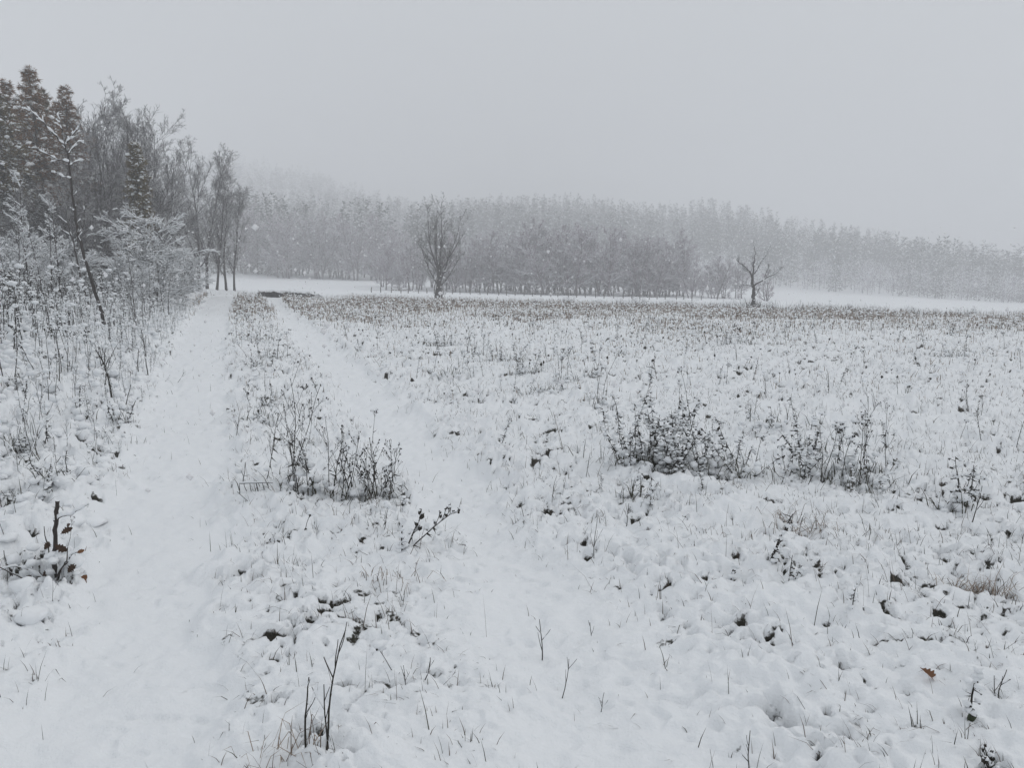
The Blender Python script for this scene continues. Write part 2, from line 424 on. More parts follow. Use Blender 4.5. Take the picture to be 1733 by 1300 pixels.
# ------------------------------------------------------------------ mesh building
class MB:
    """collects tubes, blobs and slivers and links them as one mesh object"""
    def __init__(self):
        self.V, self.T, self.Q, self.n = [], [], [], 0
    def add(self, V, F, mi=0):
        V = np.asarray(V, np.float64).reshape(-1, 3); F = np.asarray(F, np.int64)
        if len(V) == 0 or len(F) == 0:
            return self
        (self.T if F.shape[1] == 3 else self.Q).append((F + self.n, mi))
        self.V.append(V); self.n += len(V)
        return self
    def tubes(self, P, R, sides=3, mi=0, cap=False):
        P = np.asarray(P, float); R = np.asarray(R, float)
        if P.ndim == 2:
            P = P[None]; R = R[None]
        N, K = R.shape
        if N == 0:
            return self
        T = np.gradient(P, axis=1)
        T /= np.linalg.norm(T, axis=2, keepdims=True) + 1e-9
        mean = P[:, -1] - P[:, 0]
        mean /= np.linalg.norm(mean, axis=1, keepdims=True) + 1e-9
        ref = np.where(np.abs(mean[:, 2:3]) > 0.8, np.array([[1.0, 0.13, 0]]), np.array([[0.0, 0.1, 1.0]]))[:, None, :]
        U = np.cross(T, ref); U /= np.linalg.norm(U, axis=2, keepdims=True) + 1e-9
        W = np.cross(T, U)
        a = np.arange(sides) * (2 * math.pi / sides) + 0.5
        ring = P[:, :, None, :] + R[:, :, None, None] * (np.cos(a)[None, None, :, None] * U[:, :, None, :] + np.sin(a)[None, None, :, None] * W[:, :, None, :])
        V = ring.reshape(-1, 3)
        n_, k_, s_ = np.meshgrid(np.arange(N), np.arange(K - 1), np.arange(sides), indexing='ij')
        s2 = (s_ + 1) % sides
        b0 = (n_ * K + k_) * sides; b1 = b0 + sides
        F = np.stack([b0 + s_, b1 + s_, b1 + s2, b0 + s2], -1).reshape(-1, 4)
        self.add(V, F, mi)
        if cap:
            for i in range(N):
                c = P[i, -1]; rg = ring[i, -1]
                self.add(np.vstack([rg, c[None]]), [[j, (j + 1) % sides, sides] for j in range(sides)], mi)
        return self
    def blobs(self, C, S, rng, mi=0, level=0, bumpy=0.22):
        """rounded lumps: centres C, semi-axes S (n,3)"""
        C = np.asarray(C, float).reshape(-1, 3)
        if len(C) == 0:
            return self
        S = np.broadcast_to(np.asarray(S, float), (len(C), 3))
        bv, bf = ICO[level]
        N = len(C)
        k = 1 + bumpy * rng.standard_normal((N, len(bv), 1)).clip(-1.6, 1.6)
        V = bv[None] * k * S[:, None, :]
        a = rng.uniform(0, 6.28, N)
        ca, sa = np.cos(a)[:, None], np.sin(a)[:, None]
        V = np.stack([V[..., 0] * ca - V[..., 1] * sa, V[..., 0] * sa + V[..., 1] * ca, V[..., 2]], -1) + C[:, None, :]
        F = (bf[None] + (np.arange(N) * len(bv))[:, None, None]).reshape(-1, 3)
        return self.add(V.reshape(-1, 3), F, mi)
    def slivers(self, P, D, L, W, rng, mi=0):
        """long thin leaf-sized triangles from P along D"""
        P = np.asarray(P, float); D = np.asarray(D, float)
        N = len(P)
        if N == 0:
            return self
        D = D / (np.linalg.norm(D, axis=1, keepdims=True) + 1e-9)
        r = rng.standard_normal((N, 3))
        U = np.cross(D, r); U /= np.linalg.norm(U, axis=1, keepdims=True) + 1e-9
        L = np.broadcast_to(L, (N,))[:, None]; W = np.broadcast_to(W, (N,))[:, None]
        V = np.stack([P - U * W * 0.5, P + U * W * 0.5, P + D * L], 1).reshape(-1, 3)
        return self.add(V, np.arange(3 * N).reshape(-1, 3), mi)
    def blades(self, P, az, L, lean, W, rng, mi=0, curl=1.0):
        """grass blades: bent tapering strips of two segments"""
        N = len(P)
        if N == 0:
            return self
        P = np.asarray(P, float)
        h = np.stack([np.cos(az), np.sin(az), np.zeros(N)], 1)
        side = np.stack([-np.sin(az), np.cos(az), np.zeros(N)], 1)
        tw = rng.uniform(-1, 1, N)[:, None]
        side = side * np.cos(tw) + h * np.sin(tw)
        L = np.broadcast_to(L, (N,))[:, None]; lean = np.broadcast_to(lean, (N,))[:, None]; W = np.broadcast_to(W, (N,))[:, None]
        up = np.array([[0, 0, 1.0]])
        l2 = np.clip(lean * (1 + curl), 0, 2.6)
        M1 = P + 0.5 * L * (np.sin(lean) * h + np.cos(lean) * up)
        E = M1 + 0.5 * L * (np.sin(l2) * h + np.cos(l2) * up)
        V = np.stack([P - side * W, P + side * W, M1 - side * W * 0.8, M1 + side * W * 0.8, E], 1).reshape(-1, 3)
        b = (np.arange(N) * 5)[:, None]
        F = np.concatenate([b + np.array([[0, 1, 3]]), b + np.array([[0, 3, 2]]), b + np.array([[2, 3, 4]])])
        return self.add(V, F, mi)
    def mesh(self, name, mats, smooth=True):
        me = bpy.data.meshes.new(name)
        V = np.concatenate(self.V) if self.V else np.zeros((0, 3))
        idx, tot, mi = [], [], []
        for lst, k in ((self.T, 3), (self.Q, 4)):
            for F, m_ in lst:
                idx.append(F.ravel()); tot.append(np.full(len(F), k)); mi.append(np.full(len(F), m_))
        idx = np.concatenate(idx); tot = np.concatenate(tot); mi = np.concatenate(mi)
        fill(me, V, idx, tot, mi, smooth)
        for m_ in mats:
            me.materials.append(M[m_] if isinstance(m_, str) else m_)
        return me
    def build(self, name, mats, parent=None, smooth=True, loc=None):
        if not self.V:
            return None
        o = link(name, self.mesh(name, mats, smooth), parent, loc)
        if parent is not None and name in ('snow', 'grass_tuft', 'seed_heads', 'dry_leaves', 'blades', 'basal_shoots'):
            o['kind'] = 'stuff'
        return o

def fill(me, V, idx, tot, mi=None, smooth=True):
    me.vertices.add(len(V)); me.vertices.foreach_set('co', np.asarray(V, np.float32).ravel())
    me.loops.add(len(idx)); me.loops.foreach_set('vertex_index', np.asarray(idx, np.int32))
    me.polygons.add(len(tot))
    st = np.concatenate([[0], np.cumsum(tot)[:-1]])
    me.polygons.foreach_set('loop_start', st.astype(np.int32))
    if mi is not None:
        me.polygons.foreach_set('material_index', mi.astype(np.int32))
    me.polygons.foreach_set('use_smooth', np.full(len(tot), smooth))
    me.update(calc_edges=True)

def link(name, me, parent=None, loc=None):
    o = bpy.data.objects.new(name, me)
    COL.objects.link(o)
    if parent is not None:
        o.parent = parent
    if loc is not None:
        o.location = loc
    return o

def _ico(level):
    import bmesh
    bm = bmesh.new()
    bmesh.ops.create_icosphere(bm, subdivisions=level + 1, radius=1.0)
    bm.verts.ensure_lookup_table()
    v = np.array([x.co[:] for x in bm.verts]); f = np.array([[q.index for q in p.verts] for p in bm.faces])
    bm.free()
    return v, f
ICO = {0: _ico(0), 1: _ico(1), -1: (np.array([[1, 0, 0], [-1, 0, 0], [0, 1, 0], [0, -1, 0], [0, 0, 1], [0, 0, -1]], float),
                                  np.array([[0, 2, 4], [2, 1, 4], [1, 3, 4], [3, 0, 4], [2, 0, 5], [1, 2, 5], [3, 1, 5], [0, 3, 5]]))}

def tag(o, label, cat, group=None):
    o['label'] = label; o['category'] = cat
    if group:
        o['group'] = group
    return o

def thing(name, label, cat, loc, group=None, rotz=0.0, scale=1.0):
    o = bpy.data.objects.new(name, None)
    COL.objects.link(o)
    o.location = loc; o.rotation_euler = (0, 0, rotz); o.scale = (scale,) * 3
    o.empty_display_size = 0.2
    return tag(o, label, cat, group)

def copy_tree(o, parent=None):
    c = o.copy(); COL.objects.link(c)
    if parent is not None:
        c.parent = parent
    for ch in list(o.children):
        copy_tree(ch, c)
    return c

# ------------------------------------------------------------------ the ground, the path and the hill
def build_terrain():
    A0, A = math.radians(37.5), math.radians(62)
    wing = np.linspace(A0, A, 96)[1:]
    fine = np.concatenate([-wing[::-1], np.linspace(-A0, A0, 610), wing])
    side = A + (math.pi - A) * (np.linspace(0, 1, 46)[1:] ** 1.6)
    ang = np.concatenate([-side[::-1][1:], fine, side])            # -pi is joined to +pi
    rows = [0.35, 0.7, 1.05, 1.4, 1.7]
    d = 1.85
    while d < 880:
        rows.append(d)
        d += 1.55 * (min(d * d / 1230.0, 0.008 * d) if d < 80 else 0.018 * d)
    r = np.array(rows)
    NA, NR = len(ang), len(r)
    TH, RR = np.meshgrid(ang, r)                                     # rows first
    X = (RR * np.sin(TH)).ravel(); Y = (RR * np.cos(TH)).ravel()
    Z, bare, rut = full_height(X, Y)
    cz = Hs(0.0, 0.0)
    V = np.stack([X, Y, Z], 1)
    g = V.reshape(NR, NA, 3)
    # vertex normals over the whole sheet, so the split into objects leaves no seam
    du = np.roll(g, -1, 1) - np.roll(g, 1, 1)
    dv = np.gradient(g, axis=0)
    nrm = np.cross(du, dv)
    nrm /= np.linalg.norm(nrm, axis=2, keepdims=True) + 1e-12
    nrm *= np.sign(nrm[..., 2:3] + 1e-9)
    nrm = nrm.reshape(-1, 3)
    i, j = np.meshgrid(np.arange(NR - 1), np.arange(NA), indexing='ij')
    j2 = (j + 1) % NA
    F = np.stack([i * NA + j, i * NA + j2, (i + 1) * NA + j2, (i + 1) * NA + j], -1).reshape(-1, 4)
    fc = V[F].mean(1)
    fr = rut[F].mean(1)
    dist = np.hypot(fc[:, 0], fc[:, 1])
    is_hill = (dist > hill_edge(fc[:, 0], fc[:, 1])) & (fc[:, 1] > 20)
    is_path = (fr > 0.5) & ~is_hill & (fc[:, 1] > -4)
    for name, sel in (('ground', ~is_hill & ~is_path), ('path', is_path), ('hill', is_hill)):
        f = F[sel]
        use, inv = np.unique(f.ravel(), return_inverse=True)
        v = V[use]; n_ = nrm[use]; b_ = bare[use]
        idx = inv; tot = np.full(len(f), 4)
        if name == 'ground':                                         # close the little ring under the camera
            c = len(v)
            v = np.vstack([v, [[0, 0, cz]]]); n_ = np.vstack([n_, [[0, 0, 1]]]); b_ = np.append(b_, 0)
            where = {int(u): k for k, u in enumerate(use)}
            ring = [where.get(q) for q in range(NA)]
            tri = [[c, ring[(q + 1) % NA], ring[q]] for q in range(NA) if ring[q] is not None and ring[(q + 1) % NA] is not None]
            idx = np.concatenate([idx, np.array(tri).ravel()]); tot = np.concatenate([tot, np.full(len(tri), 3)])
        me = bpy.data.meshes.new(name)
        fill(me, v, idx, tot)
        a = me.attributes.new('bare', 'FLOAT', 'POINT')
        a.data.foreach_set('value', b_.astype(np.float32))
        me.normals_split_custom_set_from_vertices(n_.astype(np.float32))
        me.materials.append(M['ground'])
        link(name, me)['kind'] = 'structure'
build_terrain()

# ------------------------------------------------------------------ growing things
def unit(v):
    return v / (np.linalg.norm(v, axis=-1, keepdims=True) + 1e-9)

def shoots(rng, S, D, L, R0, R1, K, wob=0.12, up=0.05):
    """N wandering shoots from S along D"""
    N = len(S)
    P = np.empty((N, K, 3)); P[:, 0] = S
    d = unit(D)
    st = (np.broadcast_to(L, (N,)) / (K - 1))[:, None]
    upv = np.broadcast_to(np.asarray(up, float).reshape(-1, 1), (N, 1)) * np.array([[0, 0, 1.0]])
    for k in range(1, K):
        d = unit(d + wob * rng.standard_normal((N, 3)) + upv)
        P[:, k] = P[:, k - 1] + d * st
    t = np.linspace(0, 1, K)[None]
    R0 = np.broadcast_to(R0, (N,))[:, None]; R1 = np.broadcast_to(R1, (N,))[:, None]
    return P, R0 * (1 - t) + R1 * t

def children(rng, P, R, n, t0, t1, a0, a1, ratio, K, wob, up, tip, taper=0.55, rk=0.6, flat=False, droop=0.0):
    N, K0, _ = P.shape
    plen = np.linalg.norm(np.diff(P, axis=1), axis=2).sum(1)
    t = rng.uniform(t0, t1, (N, n)) if n > 1 else rng.uniform(t0, t1, (N, 1))
    f = t * (K0 - 1.001); i0 = np.floor(f).astype(int); fr = (f - i0)[..., None]
    ar = np.arange(N)[:, None]
    S = P[ar, i0] * (1 - fr) + P[ar, i0 + 1] * fr
    Tn = unit(P[ar, i0 + 1] - P[ar, i0])
    Rp = R[ar, i0] * (1 - fr[..., 0]) + R[ar, i0 + 1] * fr[..., 0]
    ref = np.where(np.abs(Tn[..., 2:3]) > 0.85, np.array([1.0, 0, 0]), np.array([0, 0, 1.0]))
    U = unit(np.cross(Tn, ref)); W = np.cross(Tn, U)
    az = rng.uniform(0, 6.283, (N, n)) if not flat else np.where(rng.random((N, n)) < 0.5, 0, math.pi) + rng.normal(0, 0.35, (N, n))
    a = rng.uniform(a0, a1, (N, n))
    D = np.cos(a)[..., None] * Tn + np.sin(a)[..., None] * (np.cos(az)[..., None] * U + np.sin(az)[..., None] * W)
    D[..., 2] -= droop
    L = plen[:, None] * ratio * (1 - taper * t) * rng.uniform(0.65, 1.2, (N, n))
    R0 = np.maximum(Rp * rk, tip)
    return shoots(rng, S.reshape(-1, 3), D.reshape(-1, 3), L.ravel(), R0.ravel(), tip * 0.6, K, wob, up)

def snow_on(mb, rng, P, R, mi, thick=0.8, add=0.004, keep=0.75, sides=4):
    """snow lying along the tops of branches"""
    T = unit(np.gradient(P, axis=1))
    hz = np.sqrt(np.clip(1 - T[..., 2] ** 2, 0, 1))
    amt = sstep(0.35, 0.8, hz) * np.where(rng.random(R.shape) < keep, rng.uniform(0.5, 1.25, R.shape), 0.05)
    rs = (R * thick + add) * amt
    C = P + np.stack([np.zeros_like(R), np.zeros_like(R), R * 0.75 + rs * 0.45], -1)
    mb.tubes(C, np.maximum(rs, 1e-4), sides, mi)

def bare_tree_meshes(seed, H, r, n=(16, 8, 6), first=0.22, a1=(0.45, 0.9), l1=0.42, up1=0.10, tw=0.012, trunks=1, spread=0.0,
                     wob=0.05, twig='twig', bark='bark', fourth=0, snow=True, lean=(0, 0), taper1=0.55, snow_k=1.0):
    rng = np.random.default_rng(seed)
    S = np.zeros((trunks, 3)); D = np.tile([[lean[0], lean[1], 1.0]], (trunks, 1))
    if trunks > 1:
        az = np.linspace(0, 6.283, trunks, endpoint=False) + rng.uniform(0, 1)
        S[:, 0] = 0.25 * np.cos(az) * min(1, H / 8); S[:, 1] = 0.25 * np.sin(az) * min(1, H / 8)
        D[:, 0] += spread * np.cos(az); D[:, 1] += spread * np.sin(az)
    S[:, 2] = -0.25
    Ls = (H + 0.25) * np.where(np.arange(trunks) == 0, 1.0, rng.uniform(0.78, 1.0, trunks))
    P0, R0 = shoots(rng, S, D, Ls, r, tw * 0.7, 12, wob, 0.06)
    R0[:, 0] *= 1.35; R0[:, 1] *= 1.08
    k = 1.0 / math.sqrt(trunks)
    n1 = max(5, int(n[0] * k))
    P1, R1 = children(rng, P0, R0, n1, first, 0.97, a1[0], a1[1], l1, 6, 0.10, up1, tw * 1.2, taper1, 0.55)
    P2, R2 = children(rng, P1, R1, n[1], 0.15, 1.0, 0.4, 0.95, 0.42, 4, 0.12, 0.07, tw, 0.5, 0.6)
    P3, R3 = children(rng, P2, R2, n[2], 0.1, 1.0, 0.4, 1.0, 0.55, 2 if tw > 0.01 else 3, 0.14, 0.06, tw * 0.8, 0.4, 0.7)
    t = MB().tubes(P0, R0, 8)
    c = MB().tubes(P1, R1, 5).tubes(P2, R2, 3).tubes(P3, R3, 3)
    if fourth:
        P4, R4 = children(rng, P3, R3, fourth, 0.2, 1.0, 0.4, 1.0, 0.6, 2, 0.14, 0.05, tw * 0.6, 0.3, 0.8)
        c.tubes(P4, R4, 3)
    out = {'trunk': (t.mesh('trunk', [bark]),), 'crown': (c.mesh('crown', [twig]),)}
    if snow:
        s = MB()
        snow_on(s, rng, P1, R1, 0, 0.8 * snow_k, 0.006 * snow_k, 0.8)
        snow_on(s, rng, P2, R2, 0, 0.8 * snow_k, 0.006 * snow_k, 0.7, 3)
        if snow_k > 1:
            snow_on(s, rng, P3, R3, 0, 0.8 * snow_k, 0.005 * snow_k, 0.55, 3)
        out['snow'] = (s.mesh('snow', ['snow']),)
    return out

def plant_meshes(root, meshes):
    for nm, (me,) in meshes.items():
        o = link(nm, me, root)
        if nm == 'snow':
            o['kind'] = 'stuff'
    return root

def spruce_meshes(seed, H, W, needles, rows=24, per=6, snow=0.6, droop=0.28, sliver=5, bare_low=0.04, shape=0.85):
    rng = np.random.default_rng(seed)
    P0, R0 = shoots(rng, np.array([[0, 0, -0.2]]), np.array([[0, 0, 1.0]]), H + 0.2, 0.012 * H + 0.02, 0.012, 12, 0.012, 0.05)
    t = np.repeat(np.linspace(bare_low, 0.985, rows), per); N = len(t)
    t = np.clip(t + rng.normal(0, 0.028, N), bare_low, 0.99)
    az = rng.uniform(0, 6.283, N)
    f = t * 10.99; i0 = np.floor(f).astype(int); fr = (f - i0)[:, None]
    S = P0[0][i0] * (1 - fr) + P0[0][np.minimum(i0 + 1, 11)] * fr
    L = (W * (1 - t) ** shape * rng.uniform(0.4, 1.3, N) + 0.12)
    el = 0.25 + 0.6 * t - 0.35 * (1 - t) + rng.normal(0, 0.24, N)
    D = np.stack([np.cos(az) * np.cos(el), np.sin(az) * np.cos(el), np.sin(el)], 1)
    P1, R1 = shoots(rng, S, D, L, 0.012 + 0.008 * L, 0.006, 6, 0.06, -droop * (1 - 0.7 * t))
    P2, R2 = children(rng, P1, R1, 9, 0.12, 1.0, 0.5, 1.0, 0.42, 4, 0.1, -0.10, 0.006, 0.6, 0.6, True, 0.15)
    tr = MB().tubes(P0, R0, 8)
    c = MB().tubes(P1, R1, 3, 1).tubes(P2, R2, 3, 1)
    for P, k in ((P1, sliver * 2), (P2, sliver)):
        n = len(P)
        q = rng.uniform(0.1, 1, (n, k)); ff = q * (P.shape[1] - 1.001); a0 = np.floor(ff).astype(int); r_ = (ff - a0)[..., None]
        ar = np.arange(n)[:, None]
        B = P[ar, a0] * (1 - r_) + P[ar, a0 + 1] * r_
        Tn = unit(P[ar, a0 + 1] - P[ar, a0])
        dd = Tn + 0.75 * rng.standard_normal(Tn.shape); dd[..., 2] -= 0.25
        c.slivers(B.reshape(-1, 3), dd.reshape(-1, 3), rng.uniform(0.12, 0.30, n * k), rng.uniform(0.03, 0.065, n * k), rng, 0)
    s = MB()
    nb = int(N * 3 * snow)
    pick = rng.integers(0, N, nb); kk = rng.uniform(0.35, 1, nb) * 4.99; a0 = np.floor(kk).astype(int); r_ = (kk - a0)[:, None]
    B = P1[pick, a0] * (1 - r_) + P1[pick, np.minimum(a0 + 1, 5)] * r_ + np.array([[0, 0, 0.03]])
    sz = 0.035 + 0.11 * rng.random(nb)[:, None] ** 2 * np.array([[1.25, 1.0, 0.55]])
    s.blobs(B, sz, rng, 0, 0, 0.3)
    pk = rng.integers(0, len(P2), nb * 2)
    s.blobs(P2[pk, 2] + np.array([[0, 0, 0.02]]), rng.uniform(0.02, 0.07, nb * 2)[:, None] * np.array([[1.3, 1, 0.5]]), rng, 0, 0, 0.3)
    return {'trunk': (tr.mesh('trunk', ['bark']),), 'crown': (c.mesh('crown', [needles, 'bark']),), 'snow': (s.mesh('snow', ['snow']),)}

# ---- the far wood on the hill: one mass
def far_wood():
    rng = np.random.default_rng(71)
    mb = MB()
    def scatter(n, a0, a1, d0f, d1):
        a = rng.uniform(a0, a1, n * 3)
        dd = np.sqrt(rng.uniform(120 ** 2, d1 ** 2, n * 3))
        X, Y = dd * np.sin(np.arctan(a)), dd * np.cos(np.arctan(a))
        ok = dd > d0f(X, Y)
        return X[ok][:n], Y[ok][:n], dd[ok][:n]
    sets = []
    X, Y, D = scatter(3900, -0.42, 0.82, lambda x, y: hill_edge(x, y) + 5, 395)
    sets.append((X, Y, D, 1.0))
    X, Y, D = scatter(1400, -0.42, 0.12, lambda x, y: 390 + 0 * x, 680)
    sets.append((X, Y, D, 1.5))
    for X, Y, D, big in sets:
        Z = far_base(X, Y)
        px = pxdir(X, Y)
        depth = D - hill_edge(X, Y)
        pn = perlin(X / 45, Y / 45, 91)
        con = (depth > 45 + 60 * pn) & (px > 780) | (rng.random(len(X)) < 0.12) | ((px < 780) & (pn > 0.12))
        for kind in (0, 1):
            s = np.where(con == bool(kind))[0]
            n = len(s); k = 100 if big == 1.0 else 80
            if kind == 1:
                Ht = rng.uniform(8, 16.5, n); Wd = rng.uniform(1.6, 2.5, n)
                t = rng.uniform(0.05, 1, (n, k)) ** 1.15
                az = rng.uniform(0, 6.283, (n, k))
                rad = (1 - t) ** 0.85 * Wd[:, None] * rng.uniform(0.25, 1.05, (n, k)) + 0.05
                P = np.stack([X[s, None] + rad * np.cos(az), Y[s, None] + rad * np.sin(az), Z[s, None] + t * Ht[:, None]], -1)
                Dr = np.stack([np.cos(az), np.sin(az), -0.55 + 1.1 * t + rng.normal(0, 0.3, (n, k))], -1)
                ln, wd = rng.uniform(0.5, 1.2, (n, k)) * big, rng.uniform(0.26, 0.5, (n, k)) * big
                sn = rng.random((n, k)) < 0.12
            else:
                Ht = rng.uniform(6.5, 11, n) * (0.72 + 0.28 * sstep(0, 25, depth[s])); Wd = rng.uniform(1.6, 2.6, n)
                u = rng.standard_normal((n, k, 3)); u /= np.linalg.norm(u, axis=2, keepdims=True)
                u *= rng.random((n, k, 1)) ** 0.45
                P = np.stack([X[s, None] + u[..., 0] * Wd[:, None], Y[s, None] + u[..., 1] * Wd[:, None],
                              Z[s, None] + Ht[:, None] * (0.50 + 0.48 * u[..., 2])], -1)
                Dr = u + 0.6 * rng.standard_normal(u.shape); Dr[..., 2] += 0.45
                ln, wd = rng.uniform(0.7, 1.6, (n, k)) * big, rng.uniform(0.05, 0.16, (n, k)) * big
                sn = rng.random((n, k)) < np.where(depth[s] < 40, 0.66, 0.48)[:, None]
            for flag, mi in ((False, 1 if kind == 0 else 2), (True, 0)):
                q = sn == flag
                mb.slivers(P[q], Dr[q], ln[q], wd[q], rng, mi)
            # trunks
            Pt = np.stack([np.stack([X[s], Y[s], Z[s] - 0.4], 1), np.stack([X[s] + rng.normal(0, 0.2, n), Y[s], Z[s] + Ht * 0.8], 1)], 1)
            mb.tubes(Pt, np.tile([[0.08, 0.03]], (n, 1)), 3, 1 if kind == 0 else 2)
    o = mb.build('far_wood', ['snow', 'hill_twig', 'hill_needle'], smooth=False)
    o['kind'] = 'stuff'
    o['label'] = 'misty snow covered wood climbing the far hillside'
far_wood()

# ---- the alder row and the wood edge: individual trees
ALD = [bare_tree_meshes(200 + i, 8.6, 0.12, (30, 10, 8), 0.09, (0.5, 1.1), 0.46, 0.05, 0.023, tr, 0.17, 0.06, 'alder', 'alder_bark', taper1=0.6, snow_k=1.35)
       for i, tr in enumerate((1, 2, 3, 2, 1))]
def plant_tree(name, meshes, x, y, H, H0, rng, label, cat='tree', group=None, sink=0.05, wide=1.0):
    z = float(base_height(np.array([x]), np.array([y]))[0]) - sink
    s = H / H0
    o = thing(name, label, cat, (x, y, z), group, rng.uniform(0, 6.283))
    o.scale = (s * wide, s * wide, s)
    plant_meshes(o, meshes)
    return o

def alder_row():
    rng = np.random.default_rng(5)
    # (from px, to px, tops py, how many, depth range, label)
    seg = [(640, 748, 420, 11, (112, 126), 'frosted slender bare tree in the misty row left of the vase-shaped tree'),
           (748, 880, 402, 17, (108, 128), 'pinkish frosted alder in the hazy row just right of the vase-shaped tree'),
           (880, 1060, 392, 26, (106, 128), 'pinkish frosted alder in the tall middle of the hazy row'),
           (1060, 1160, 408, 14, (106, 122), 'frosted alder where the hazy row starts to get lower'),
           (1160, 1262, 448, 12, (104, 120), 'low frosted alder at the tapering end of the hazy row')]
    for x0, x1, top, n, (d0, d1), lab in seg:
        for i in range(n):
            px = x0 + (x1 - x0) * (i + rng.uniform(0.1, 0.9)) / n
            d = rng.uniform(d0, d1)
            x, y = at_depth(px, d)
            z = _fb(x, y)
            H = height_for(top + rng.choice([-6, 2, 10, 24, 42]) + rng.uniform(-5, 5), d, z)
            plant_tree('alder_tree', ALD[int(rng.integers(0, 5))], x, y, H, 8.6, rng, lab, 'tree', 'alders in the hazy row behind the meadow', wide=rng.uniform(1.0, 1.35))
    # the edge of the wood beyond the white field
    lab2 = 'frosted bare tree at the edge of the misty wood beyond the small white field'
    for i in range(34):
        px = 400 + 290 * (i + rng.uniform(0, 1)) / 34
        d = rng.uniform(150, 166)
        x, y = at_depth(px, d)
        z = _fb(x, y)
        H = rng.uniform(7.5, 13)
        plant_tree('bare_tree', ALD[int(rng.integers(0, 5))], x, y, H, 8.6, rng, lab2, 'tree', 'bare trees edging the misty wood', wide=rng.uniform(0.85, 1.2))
    # the small round one and its neighbours by the crooked tree
    x, y = at_depth(1297, 96)
    bush = bare_tree_meshes(260, 3.2, 0.07, (18, 8, 6), 0.05, (0.5, 1.1), 0.55, 0.08, 0.018, 3, 0.25, 0.08, 'alder', 'bark')
    plant_tree('round_bush', bush, x, y, 3.1, 3.2, rng, 'small rounded frosted bush behind the crooked bare tree', 'bush')
    x, y = at_depth(1212, 92)
    th = bare_tree_meshes(261, 4.5, 0.06, (8, 5, 3), 0.3, (0.4, 0.9), 0.3, 0.1, 0.014, 1, 0, 0.08, 'twig', 'bark', lean=(0.25, 0))
    plant_tree('slender_tree', th, x, y, 4.6, 4.5, rng, 'thin leaning young tree left of the crooked bare tree', 'tree')
alder_row()

